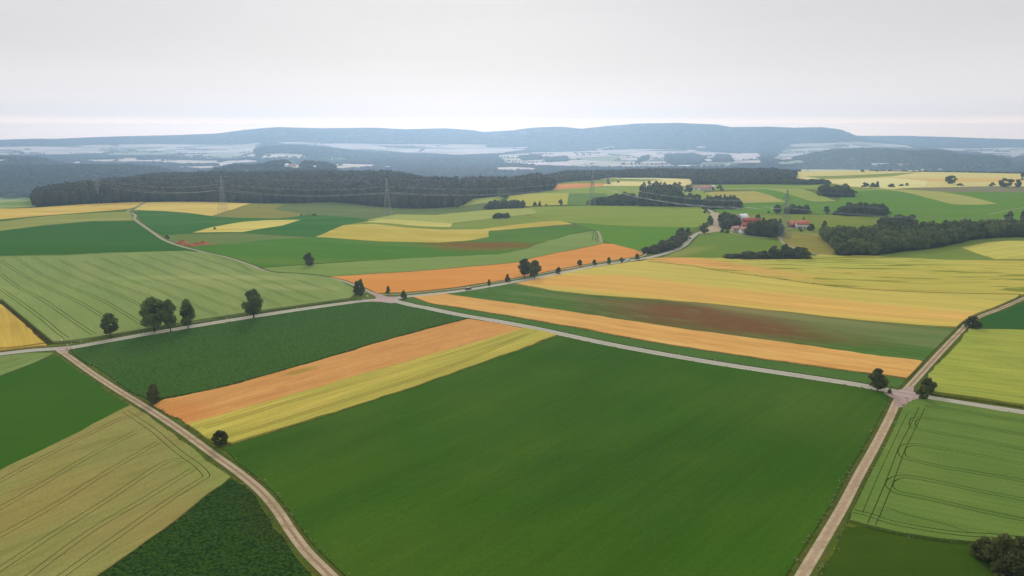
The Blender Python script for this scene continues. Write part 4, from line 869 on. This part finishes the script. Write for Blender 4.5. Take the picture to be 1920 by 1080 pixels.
for i_, (_, k, x, y, hh, ww, s, v, dk, rz) in enumerate(CAND):
    me = grove_mesh(s, v, M_leaf2 if dk else M_leaf3); lab, grp, shp = GL[k]; z = float(H(x, y))-.1
    if i_ < 285:
        o = bpy.data.objects.new('spruce_tree' if k == 'd' else ('bush' if k in 'ln' else 'grove_tree'), me); COL.objects.link(o)
        o.location = (x, y, z); o.rotation_euler = (0, 0, rz); o.scale = (ww, ww, hh); tag(o, lab, 'bush' if k in 'ln' else 'tree', grp)
    else:       # the smallest ones, past three hundred
        n = len(me.vertices); A = np.zeros(n*3, np.float32); me.vertices.foreach_get('co', A); A = A.reshape(-1, 3); c_, s_ = math.cos(rz), math.sin(rz)
        RV.append(np.column_stack([(A[:, 0]*c_-A[:, 1]*s_)*ww+x, (A[:, 0]*s_+A[:, 1]*c_)*ww+y, A[:, 2]*hh+z])); q = np.zeros(len(me.loops), np.int32); me.loops.foreach_get('vertex_index', q); RF_.append(q.reshape(-1, 4)+rn); rn += n
        at = np.zeros(n, np.float32); me.attributes['rnd'].data.foreach_get('value', at); RR.append(at)
tag(mesh_obj('small_grove_trees', np.concatenate(RV), np.concatenate(RF_), M_leaf3, rnd=np.concatenate(RR)), 'smallest trees filling the backs of the groves in the middle distance', 'trees', kind='stuff')
print('GROVE', cnt)

# forests: far more trees than one could count, one mesh of merged crowns each
def icos():
    t = (1+5**.5)/2; v = np.array([(-1,t,0),(1,t,0),(-1,-t,0),(1,-t,0),(0,-1,t),(0,1,t),(0,-1,-t),(0,1,-t),(t,0,-1),(t,0,1),(-t,0,-1),(-t,0,1)], float); v /= np.linalg.norm(v[0])
    f = [(0,11,5),(0,5,1),(0,1,7),(0,7,10),(0,10,11),(1,5,9),(5,11,4),(11,10,2),(10,7,6),(7,1,8),(3,9,4),(3,4,2),(3,2,6),(3,6,8),(3,8,9),(4,9,5),(2,4,11),(6,2,10),(8,6,7),(9,8,1)]
    V = list(map(tuple, v)); F_ = []; c = {}
    def md(a, b):
        k = (min(a, b), max(a, b))
        if k not in c: m = (np.array(V[a])+np.array(V[b])); m /= np.linalg.norm(m); V.append(tuple(m)); c[k] = len(V)-1
        return c[k]
    for a, b, d in f: x, y, z = md(a, b), md(b, d), md(d, a); F_ += [(a, x, z), (b, y, x), (d, z, y), (x, y, z)]
    return np.array(V), np.array(F_)
IV, IF = icos()
def forest(name, poly_px, sp, h, label, leafy=40, mat=None, wd=None, con=.35):
    P, w = fill(poly_px, sp); n = len(P); z = H(P[:, 0], P[:, 1])
    far_ = np.where((P[:, 0] > 60) & (P[:, 1] > 1450), .58, .92); hh = far_*h*(.74+.36*RNG.random(n)+.13*np.sin(P[:, 0]/37+P[:, 1]/90)*np.cos(P[:, 1]/41)); ww = (wd or sp)*(.55+.25*RNG.random(n)); cone = RNG.random(n) < con
    jit = 1+.28*(RNG.random((n, len(IV)))-.5)*2
    V = IV[None]*jit[..., None]*np.stack([ww, ww, hh*.46], 1)[:, None]
    t = (V[..., 2]/(hh[:, None]*.5)+1)/2
    V[..., :2] *= np.where(cone[:, None], np.clip(1.25-t*1.15, .1, 1.2)*.75, 1)[..., None]
    V += np.stack([P[:, 0], P[:, 1], z+hh*.55], 1)[:, None]
    Fc = IF[None]+(np.arange(n)*len(IV))[:, None, None]; rnd = np.repeat(RNG.random(n), len(IV))*.8+.2*RNG.random(n*len(IV))
    # leaf clumps over every crown break the outlines
    m = n*leafy; ti = np.repeat(np.arange(n), leafy); dr = RNG.normal(size=(m, 3)); dr[:, 2] = np.abs(dr[:, 2])*.9+.05-.25*RNG.random(m); dr /= np.linalg.norm(dr, axis=1)[:, None]
    tt = (dr[:, 2]+1)/2; rr = np.where(cone[ti], np.clip(1.25-tt*1.15, .1, 1.2)*.75, 1)
    Q = np.column_stack([dr[:, 0]*ww[ti]*rr, dr[:, 1]*ww[ti]*rr, dr[:, 2]*hh[ti]*.46])*(.9+.25*RNG.random(m))[:, None] + np.column_stack([P[ti], z[ti]+hh[ti]*.55])
    LV, LF = rot_quads(Q, dr, (wd or sp)*.34, RNG); LT = np.concatenate([LF[:, [0, 1, 2]], LF[:, [0, 2, 3]]])
    allV = np.concatenate([V.reshape(-1, 3), LV]); nV = n*len(IV)
    lr = np.repeat(np.clip(rnd[::len(IV)][ti]+.3*(RNG.random(m)-.5), 0, 1), 4)
    o = mesh_obj(name, allV, np.concatenate([Fc.reshape(-1, 3), LT+nV]), mat or M_forest, rnd=np.concatenate([rnd, lr]))
    print('FOREST', name, n); return tag(o, label, 'forest', kind='stuff')
M_forest = leaf_mat('forest_leaves', (.028, .028, .010), (.105, .095, .036), .02)
forest('forest', FOREST, 8.5, 21, 'large dark mixed forest across the middle of the valley edge', leafy=14)
forest('forest', FOREST_L, 10, 15, 'dark forest strip at the far left edge', leafy=10)
forest('valley_wood', VALLEYWOOD, 7, 12.5, 'long dark wood running to the right edge above the yellow fields', leafy=60, mat=M_leaf2, wd=8)

# single crowns over the nearest, visible faces of the far woods
t_ = np.where(fw & (CD > 1350) & (np.abs(np.arctan2(CEN[:, 0], CEN[:, 1])) < .66))[0]; A3 = V2[TR[t_]]
ar_ = np.abs((A3[:, 1, 0]-A3[:, 0, 0])*(A3[:, 2, 1]-A3[:, 0, 1])-(A3[:, 2, 0]-A3[:, 0, 0])*(A3[:, 1, 1]-A3[:, 0, 1]))/2
ct = RNG.poisson(ar_/(np.maximum(.0055*CD[t_], 8.5))**2); T3 = np.repeat(np.arange(len(t_)), ct); u_ = RNG.random((len(T3), 2)); fl_ = u_.sum(1) > 1; u_[fl_] = 1-u_[fl_]
PF = A3[T3, 0]+(A3[T3, 1]-A3[T3, 0])*u_[:, :1]+(A3[T3, 2]-A3[T3, 0])*u_[:, 1:]; dF = np.hypot(PF[:, 0], PF[:, 1])
rF = np.maximum(.0055*dF, 8.5)*.62*(.7+.6*RNG.random(len(PF))); cF = 16*np.interp(dF, [1300, 3500, 5000, 12000], [.5, .62, .42, .42]); low_ = (PF[:, 0] > -80) & (dF > 2150) & (dF < 4700); cF = np.where(low_, cF*.3, cF); rF = np.where(low_, rF*.6, rF); zF = H(PF[:, 0], PF[:, 1])+cF
IV0, IF0 = IV[:12], np.array([(0,11,5),(0,5,1),(0,1,7),(0,7,10),(0,10,11),(1,5,9),(5,11,4),(11,10,2),(10,7,6),(7,1,8),(3,9,4),(3,4,2),(3,2,6),(3,6,8),(3,8,9),(4,9,5),(2,4,11),(6,2,10),(8,6,7),(9,8,1)])
Vf = IV0[None]*(1+.4*(RNG.random((len(PF), 12))-.5))[..., None]*np.stack([rF, rF, np.minimum(rF*.8, np.interp(dF, [5000, 9000], [9, 5]))], 1)[:, None]+np.stack([PF[:, 0], PF[:, 1], zF], 1)[:, None]
tag(mesh_obj('distant_forest', Vf.reshape(-1, 3), (IF0[None]+(np.arange(len(PF))*12)[:, None, None]).reshape(-1, 3), M_woods, rnd=np.repeat(RNG.random(len(PF)), 12)), 'blue hazy forests on the far slopes and ridges', 'forest', kind='stuff')
print('FARTREES', len(PF))

# weeds and uneven grass along tracks and crop edges
WP = []
def weeds(w, offs, per_m, dmax, hmin=.3, hmax=.9):
    for a, b in zip(w[:-1], w[1:]):
        m_ = (a+b)/2
        if np.hypot(*m_) > dmax or abs(math.atan2(m_[0], m_[1])) > .72: continue
        d_ = b-a; L_ = float(np.hypot(*d_)); n_ = RNG.poisson(L_*per_m)
        if L_ < .01: continue
        nrm = np.array([-d_[1], d_[0]])/L_
        for _q in range(n_):
            o_ = random.choice(offs)+random.gauss(0, .2); c = a+d_*random.random()+nrm*o_; WP.append((c[0], c[1], random.uniform(hmin, hmax)))
for pts_, wd_ in ((RE, 3.2), (RF, 3.2), (RG, 3.2), (RA, 5.2), (RB, 5.6)):
    p = smooth(pts_, 5); w = ground(p[:, 0], p[:, 1]); weeds(w, (-wd_/2-1.1, -wd_/2-1.7, wd_/2+1.1, wd_/2+1.7), .7, 420)
for r in REG:
    if r['kind'] == 'poly' and 'field' in r['name'] and not r.get('far'): weeds(np.vstack([r['w'], r['w'][:1]]), (-.3, 0, .3), .5, 450, .2, .6)
for p in FP.values(): pass
WP = np.array(WP); zw = H(WP[:, 0], WP[:, 1]); kq = 5; ti = np.repeat(np.arange(len(WP)), kq)
Qw = np.column_stack([WP[ti, 0]+RNG.normal(size=len(ti))*.3, WP[ti, 1]+RNG.normal(size=len(ti))*.3, zw[ti]+WP[ti, 2]*RNG.random(len(ti))])
rd_ = np.zeros(len(WP), bool)
for pts_, wd_ in ((RE, 3.2), (RF, 3.2), (RG, 3.2), (RA, 5.2), (RB, 5.6), (RC, 5.6)):
    p = smooth(pts_, 5); rd_ |= near(WP[:, :2], ground(p[:, 0], p[:, 1]), wd_/2+.7)
Qw = Qw[~rd_[ti]]; ti = ti[~rd_[ti]]
WV, WF = rot_quads(Qw, np.tile([0, 0, 3.], (len(ti), 1)), .4, RNG)
M_weed = leaf_mat('weeds', (.10, .15, .035), (.30, .33, .12), .15, thin=.4)
tag(mesh_obj('verge_weeds', WV, WF, M_weed, rnd=np.repeat(RNG.random(len(WP))[ti], 4)), 'tall grass and weeds lining the tracks and crop edges', 'weeds', kind='stuff')
print('WEEDS', len(WP))

# hedges and field trees in the far valley, merged
VP = []
for _k in range(150):
    px, py = random.uniform(-20, 1940), random.choice([random.uniform(271, 297), random.uniform(282, 312)])
    c = ground([px], [py])[0]
    if math.hypot(*c) < 3000: continue
    a = random.uniform(-.5, .5)+(1.57 if random.random() < .25 else 0); n_ = random.randint(3, 26); st_ = random.uniform(11, 24)
    for q in range(n_): VP.append((c[0]+math.cos(a)*q*st_+random.uniform(-6, 6), c[1]+math.sin(a)*q*st_+random.uniform(-6, 6), random.uniform(6, 13)))
VP = np.array(VP); zz = H(VP[:, 0], VP[:, 1]); nn = len(VP)
Vh = IV[None]*(1+.3*(RNG.random((nn, len(IV)))-.5))[..., None]*np.stack([VP[:, 2]*.75, VP[:, 2]*.75, VP[:, 2]*.55], 1)[:, None]+np.stack([VP[:, 0], VP[:, 1], zz+VP[:, 2]*.4], 1)[:, None]
tag(mesh_obj('valley_hedges', Vh.reshape(-1, 3), (IF[None]+(np.arange(nn)*len(IV))[:, None, None]).reshape(-1, 3), M_forest, rnd=RNG.random(nn*len(IV))), 'far hedges and field trees strewn over the hazy valley', 'hedges', kind='stuff')

# ------------------------------------------------------------------ buildings
M_white = plain('white_render', (.78, .77, .74), .8, .06); M_cream = plain('cream_render', (.6, .54, .45), .8, .08); M_brownwall = plain('brown_boards', (.22, .13, .09), .85, .2)
M_tile = plain('red_tiles', (.34, .035, .03), .8, .25, 1.5); M_tile2 = plain('orange_tiles', (.50, .15, .07), .8, .2, 1.5); M_tile3 = plain('pale_red_tiles', (.50, .24, .19), .8, .2, 1.5)
M_metal_roof = plain('white_sheet_roof', (.74, .74, .73), .5, .05); M_grey_roof = plain('grey_roof', (.28, .25, .24), .7, .15)
M_glass = plain('dark_glass', (.03, .035, .04), .15, .1, spec=.6); M_wood = plain('dark_wood', (.12, .075, .045), .8, .2)
def house(px, py, L_, Wd, wh, rh, rz, wall, roof, label, wins=3, chimney=True, name='farmhouse', cat='house', group=None, flat=False):
    x, y, z = g1(px, py); r = empty(name, (x, y, z), rz); tag(r, label, cat, group); e = .5
    m = MB(); m.box((0, 0, wh/2-.25), (L_, Wd, wh+.5))
    if not flat:
        for s in (-1, 1):      # gable triangles
            n = len(m.v); xx = s*L_/2; m.v += [(xx, -Wd/2, wh), (xx, Wd/2, wh), (xx, 0, wh+rh), (xx*.97, 0, wh+rh*.98)]; m.f.append([n, n+1, n+2, n+3]); m.m.append(0)
    m.build('wall', wall, r)
    m = MB()
    if flat: m.box((0, 0, wh+.2), (L_+.6, Wd+.6, .4))
    else:
        for s in (-1, 1):
            o = e*rh/(Wd/2); a = [(-L_/2-e, s*(Wd/2+e), wh-o), (L_/2+e, s*(Wd/2+e), wh-o), (L_/2+e, 0, wh+rh), (-L_/2-e, 0, wh+rh)]
            b = [(q[0], q[1], q[2]+.3) for q in a]; n = len(m.v); m.v += a+b
            for q in ((0,1,2,3),(7,6,5,4),(0,4,5,1),(2,6,7,3),(1,5,6,2),(0,3,7,4)): m.f.append([n+k for k in q]); m.m.append(0)
    rf = m.build('roof', roof, r)
    if chimney: MB().box((L_*.2, Wd*.12, wh+rh*.95), (.8, .8, 1.9)).build('chimney', M_tile3, rf)
    fl = max(1, int(wh//2.7))
    for s in (-1, 1):
        for k in range(wins):
            for f in range(fl):
                wx = -L_/2+L_*(k+.5)/wins
                if f == 0 and k == wins//2 and s == -1:
                    MB().box((wx, s*(Wd/2+.02), 1.05), (1.2, .12, 2.1)).build('door', M_wood, r); continue
                MB().box((wx, s*(Wd/2+.02), 1.6+2.7*f), (1.3, .1, 1.3)).build('window', M_glass, r)
    return r
house(1392, 416, 11, 9, 5.4, 3.6, .55, M_white, M_metal_roof, 'white gabled barn behind the red roofs, beside the gravel bend', 2, False, 'barn', 'barn')
house(1411, 431, 22, 10, 3.6, 4.2, -.06, M_cream, M_tile, 'long farm building with a deep red tiled roof by the dense wood', 4)
house(1396, 438, 9, 8, 3.4, 3.2, .2, M_white, M_tile3, 'small farmhouse with a pale pink-red roof nearest to the curved white path', 2)
house(1408, 420, 17, 8, 3.6, 2.6, -.05, M_brownwall, M_tile, 'second red-roofed barn directly behind the long red roof', 2, False, 'barn', 'barn')
house(1503.5, 428, 12, 9, 4.6, 3.6, -.08, M_white, M_tile2, 'white walled house with orange tiled roof right of the tall pylon', 4)
house(1487, 426, 10, 8, 3., 3.4, .05, M_brownwall, M_tile2, 'lower barn with orange roof and brown wall joined left of the white house', 2, False, 'barn', 'barn')
house(1240, 353, 40, 16, 6.5, 0, -.05, M_cream, M_metal_roof, 'long flat pale building behind the tall grove', 6, False, 'hall', 'hall', flat=True)
house(1322, 358, 20, 11, 5, 4.5, .1, M_cream, M_tile3, 'upper farm barn with a faded red roof', 3)
house(1308, 357, 14, 9, 4, 4, -.1, M_white, M_tile3, 'small white house with a faded red roof at the upper farm', 2)
house(1337, 354, 6, 6, 4, 2, .3, M_white, M_metal_roof, 'tiny white outbuilding right of the upper farm', 1, False, 'shed', 'shed')
house(1366, 424, 9, 7, 3.2, 2.6, .8, M_white, M_grey_roof, 'small white shed among the trees beside the gravel yard', 1, False, 'shed', 'shed')
house(1421, 437, 8, 6, 3, 2.4, 0, M_white, M_tile, 'small white house with red roof at the right foot of the long farm roof', 2, True)
house(1379, 434, 8, 6, 3, 2.4, .3, M_cream, M_tile3, 'little pale outbuilding above the curved white path', 2, False, 'shed', 'shed')
for a, b, l, w, lb in ((1730, 320.3, 13, 10, 'left pale farm building on the far crest'), (1741, 320.2, 16, 10, 'middle pale farm building on the far crest'), (1762, 320.1, 20, 10, 'right and longest pale farm building on the far crest')):
    house(a, b, l, w, 5, 4, .1, M_white, M_metal_roof, lb, 2, False, 'farm_building', 'building')
house(1651, 311.5, 84, 40, 15, 0, .05, M_white, M_metal_roof, 'very long white factory hall at the foot of the blue hill', 0, False, 'factory_hall', 'hall', flat=True)
house(1692, 312, 60, 30, 10, 5, .0, M_cream, M_tile3, 'pale factory hall right of the very long white one', 0, False, 'factory_hall', 'hall')
house(1845, 314, 40, 20, 9, 4, .0, M_white, M_metal_roof, 'lonely white hall below the right end of the blue hill', 0, False, 'hall', 'hall')
for k, (a, b) in enumerate([(1221, 297), (1228, 299), (1236, 298), (1243, 300), (1170, 303), (1182, 306), (1204, 310), (1255, 310), (1365, 310), (1391, 309), (1447, 304), (1452, 307), (1430, 309), (1462, 300), (726, 316), (752, 316), (762, 317), (536, 314), (548, 315), (575, 317), (590, 318), (618, 318), (1110, 309), (1095, 310)]):
    house(a, b, random.uniform(16, 28), 13, 7, 6, random.uniform(-.6, .6), M_white, (M_tile3, M_grey_roof, M_metal_roof)[k % 3], 'small hazy house of the scattered hamlets down in the valley', 0, False, 'village_house', 'house', 'houses scattered in the hazy valley')

# ------------------------------------------------------------------ pylons and cables
M_steel = plain('galvanised_steel', (.30, .31, .31), .6, .1); M_cable = plain('cable', (.38, .38, .38), .5, .05, metal=.3)
def pylon(px, py, rz, label, h=46):
    x, y, z = g1(px, py); r = empty('pylon', (x, y, z), rz); tag(r, label, 'pylon', 'lattice pylons crossing the fields')
    def hw(t): return 4.2*(1-t)**1.25+.55 if t < 1 else .3
    lv = [0, .12, .23, .33, .42, .5, .57, .64, .70, .76, .82, .88, .94, 1.]
    m = MB(); cs_ = ((-1, -1), (1, -1), (1, 1), (-1, 1))
    for a, b in zip(lv[:-1], lv[1:]):
        A, B = hw(a), hw(b)
        for k in range(4):
            c, d = cs_[k], cs_[(k+1) % 4]
            m.bar((c[0]*A, c[1]*A, a*h), (c[0]*B, c[1]*B, b*h), .14)
            m.bar((c[0]*A, c[1]*A, a*h), (d[0]*B, d[1]*B, b*h), .07); m.bar((d[0]*A, d[1]*A, a*h), (c[0]*B, c[1]*B, b*h), .07); m.bar((c[0]*B, c[1]*B, b*h), (d[0]*B, d[1]*B, b*h), .07)
    m.build('lattice_tower', M_steel, r)
    for k in range(4): MB().box((cs_[k][0]*4.75, cs_[k][1]*4.75, .0), (1.1, 1.1, .9)).build('footing', M_cream, r)
    for t, w in ((.84, 6.5), (.68, 10.5)):
        a = MB()
        for s in (-1, 1):
            for q in (-.5, .5):
                a.bar((s*.6, q, t*h), (s*w, 0, t*h), .14); a.bar((s*.6, q, t*h+2.0), (s*w, 0, t*h+.1), .12)
            for k in range(1, 5):
                u = k/5; a.bar((s*(.6+(w-.6)*u), 0, t*h), (s*(.6+(w-.6)*u), 0, t*h+2*(1-u)), .07)
        ar = a.build('crossarm', M_steel, r)
        for s in (-1, 1):
            for u in ((1,) if t > .8 else (1, .55)): MB().bar((s*w*u, 0, t*h), (s*w*u, 0, t*h-2.3), .16).build('insulator', M_glass, ar)
    att = [(0, 0, h)]+[(s*6.5, 0, .84*h-2.3) for s in (-1, 1)]+[(s*10.5*u, 0, .68*h-2.3) for s in (-1, 1) for u in (1, .55)]
    c_, s_ = math.cos(rz), math.sin(rz)
    return [Vector((x+a*c_-b*s_, y+a*s_+b*c_, z+q)) for a, b, q in att]
PY = [(-110, 378, 1.2, 'pylon beyond the left picture edge'), (185, 380, 1.25, 'leftmost lattice pylon, standing before the forest at the edge of the tan field'), (419, 400, 1.4, 'second lattice pylon from the left, standing on the pale yellow field'), (727, 405, 1.45, 'lattice pylon before the forest on the grey-green slope, third from the left'),
      (1110, 386, 1.6, 'faint lattice pylon beside the low grove on the right-hand meadows'), (1471, 446, 1.75, 'nearest and tallest lattice pylon, between the red and the orange farm roofs'), (2110, 452, 1.9, 'pylon beyond the right picture edge')]
ATT = []
for k, (a, b, rz, l) in enumerate(PY):
    if k in (0, 6):      # outside the picture: only where their cables are held
        x, y, z = g1(a, b); c_, s_ = math.cos(rz), math.sin(rz)
        ATT.append([Vector((x+p*c_, y+p*s_, z+q)) for p, q in [(0, 46)]+[(s*6.5, .84*46-2.3) for s in (-1, 1)]+[(s*10.5*u, .68*46-2.3) for s in (-1, 1) for u in (1, .55)]])
    else: ATT.append(pylon(a, b, rz, l))
for c in range(7):
    m = MB()
    for A, B in zip(ATT[:-1], ATT[1:]):
        p, q = A[c], B[c]; Ls = (q-p).length; sag = (Ls*.028 if c else Ls*.02); n = 14
        for k in range(n):
            t, u = k/n, (k+1)/n; P_, Q_ = p.lerp(q, t), p.lerp(q, u); P_.z -= 4*sag*t*(1-t); Q_.z -= 4*sag*u*(1-u); m.bar(P_, Q_, .065 if c else .05)
    o = m.build('power_cable', M_cable); tag(o, 'earth wire strung along the very tops of the pylons' if c == 0 else 'long power cable hanging from the arms of the lattice pylons', 'cable', 'cables strung between the pylons' if c else None)
for k, (a, b, l) in enumerate([(1497, 322, 'faint far pylon at the left end of the yellow crest'), (1513, 322, 'dark far pylon just right of the first one on the crest'), (1601, 320, 'far pylon standing above the yellow crest, left of the white factory hall'), (1808, 320, 'far pylon rising before the right part of the blue hill')]):
    pylon(a, b, 1.0, l, 26)

# ------------------------------------------------------------------ road posts, signs, cars, earth heap
M_post = plain('white_plastic', (.82, .82, .80), .5, .03); M_black = plain('black_plastic', (.02, .02, .02), .5, .1); M_tyre = plain('rubber', (.02, .02, .02), .8, .1)
def post(px, py, label):
    x, y, z = g1(px, py); r = empty('delineator_post', (x, y, z), random.uniform(0, 3)); tag(r, label, 'post', 'white posts along the roads')
    MB().box((0, 0, .5), (.16, .12, 1.06), taper=.85).build('shaft', M_post, r); MB().box((0, 0, .82), (.165, .125, .2)).build('band', M_black, r)
for a, b, l in [(134, 645.5, 'white post first on the upper roadside right of the left junction'), (152, 643, 'white post second on the upper roadside right of the left junction'), (146, 650.5, 'white post on the lower roadside near the left junction'), (269, 626, 'white post just left of the broad oak'), (278, 630, 'white post on the lower roadside below the broad oak'),
                (425, 598.5, 'white post left of the single rounded tree, upper roadside'), (435, 603.5, 'white post left of the single rounded tree, lower roadside'), (557, 578, 'white post midway between single rounded tree and central junction'), (671, 563, 'white post on the left road just before the central junction'), (748, 568.5, 'white post on the inner curve of the central junction'), (766, 555, 'white post right of the compact dark tree'),
                (803, 575, 'white post on the grass strip right of the central junction'), (943, 603, 'white post beside the road where the orange field ends'), (1062, 625, 'white post beside the road above the yellow strip end'), (1191, 651, 'white post along the long road, first of the right half'), (1273, 666, 'white post along the long road, second of the right half'), (1341, 678, 'white post along the long road, third of the right half'), (1518, 705, 'white post along the long road, nearest to the open-crowned tree'),
                (744, 558.5, 'white post at the pink junction edge'), (816, 551.5, 'white post on the verge between path and road'), (735, 553.5, 'white post between tiny cone tree and junction')]: post(a, b, l)
def sign(px, py, label, w=.9, h=.7, ph=2.2, mat=None, rz=0, k=1):
    x, y, z = g1(px, py); r = empty('road_sign', (x, y, z), rz); tag(r, label, 'sign')
    MB().box((0, .06, ph/2), (.09, .09, ph)).build('pole', M_steel, r)
    MB().box((0, 0, ph-h/2), (w, .05, h)).build('panel', mat or M_post, r)
M_yel = plain('yellow_sign', (.72, .62, .12), .5, .03)
sign(116, 645, 'white road sign on the grass corner at the left junction', rz=.3); sign(127, 652, 'small white sign on the near edge of the left junction', .6, .6, 1.8, rz=-.2)
sign(685, 553, 'white sign beside the two pointed trees at the central junction', 1.0, .8, 2.4); sign(689, 560, 'lower white sign on the corner below the pointed trees', 1.1, .9, 2.0, rz=.4)
sign(835, 579, 'yellow direction sign on the grass strip beside the road', 1.6, .6, 2.6, M_yel, .3); sign(748, 563, 'small white sign facing the central junction', .8, .8, 2.2, rz=-.4); sign(682, 567, 'small white sign on the left road below the central junction', .8, .7, 2, rz=.2)
def car(px, py, px2, py2, paint, label):
    x, y, z = g1(px, py); r = empty('parked_car' if False else 'car', (x, y, z+.08), ang(px, py, px2, py2)); tag(r, label, 'car')
    m = MB(); m.box((0, 0, .62), (4.4, 1.8, .62), taper=.96); m.box((-.2, 0, 1.17), (2.5, 1.55, .52), taper=.72); m.build('body', paint, r)
    g = MB(); g.box((-.2, 0, 1.15), (2.25, 1.6, .3), taper=.84); g.build('windows', M_glass, r)
    for sx in (-1.35, 1.35):
        for sy in (-.85, .85):
            w = MB(); n = 12; w.v = [(sx+.33*math.cos(6.283*k/n), sy+q, .33+.33*math.sin(6.283*k/n)) for q in (-.1, .1) for k in range(n)]
            w.f = [[k, (k+1) % n, n+(k+1) % n, n+k] for k in range(n)]+[[q*n+k, q*n+k+1, q*n+n-2-k, q*n+n-1-k] for q in (0, 1) for k in range(n//2-1)]; w.m = [0]*len(w.f); w.build('wheel', M_tyre, r)
    for sy in (-.6, .6): MB().box((2.2, sy, .7), (.06, .35, .16)).build('headlight', M_post, r)
car(878, 543.2, 920, 536.5, plain('dark_paint', (.03, .04, .05), .3, .05, spec=.5), 'dark car driving on the road left of the thin young tree')
car(1177, 489.3, 1220, 481.5, plain('white_paint', (.8, .8, .8), .3, .03, spec=.5), 'white car on the road at the end of the row of young trees')
car(1294, 447.5, 1303, 440, plain('maroon_paint', (.16, .04, .035), .3, .05, spec=.5), 'dark red car on the road bend beside the hedge')
M_heap = field_mat('red_earth', C(176, 104, 78, 700), c2=C(150, 84, 62, 700), c3=C(196, 130, 104, 700), size=6, patch=1, bump=.8)
def heap(px, py, rx, ry, h, rz, label):
    x, y, z = g1(px, py); g = np.random.default_rng(int(px)); n = 22; V, Fq = [], []
    for j in range(n):
        for i in range(n):
            u, v = 2*i/(n-1)-1, 2*j/(n-1)-1; q = max(0, 1-math.hypot(u, v)**1.7); V.append((u*rx, v*ry, h*q**.8*(.65+.45*math.sin(u*5+px)*math.cos(v*4)+.25*g.random())-.25*(q == 0)))
    for j in range(n-1):
        for i in range(n-1): a = j*n+i; Fq.append([a, a+1, a+n+1, a+n])
    o = mesh_obj('earth_heap', V, Fq, M_heap); o.location = (x, y, z+.1); o.rotation_euler = (0, 0, rz); tag(o, label, 'heap', 'heaps of red earth by the path')
heap(341, 457, 5.5, 6, 3.2, .2, 'tallest heap of red earth, leftmost beside the winding path'); heap(357, 461, 6, 4, 1.8, .1, 'middle low heap of red earth'); heap(377, 458, 7.5, 5, 2.6, -.1, 'right broad heap of red earth'); heap(397, 458, 4, 2, .7, -.1, 'small flat remnant of earth right of the heaps')

# ------------------------------------------------------------------ haze: the air itself
hz = MB(); ZT = float(HV.max())+30; print('ZT', ZT); hz.box((0, 0, (ZT-140)/2), (26000, 26000, ZT+140))
hm = bpy.data.materials.new('haze'); hm.use_nodes = True
hn = hm.node_tree.nodes; hn.clear(); ho = hn.new('ShaderNodeOutputMaterial'); hv = hn.new('ShaderNodeVolumePrincipled')
hv.inputs['Color'].default_value = (.50, .72, 1.0, 1); hv.inputs['Density'].default_value = HB; hv.inputs['Anisotropy'].default_value = .62
hm.node_tree.links.new(hv.outputs[0], ho.inputs['Volume'])
tag(hz.build('haze', hm), kind='stuff')
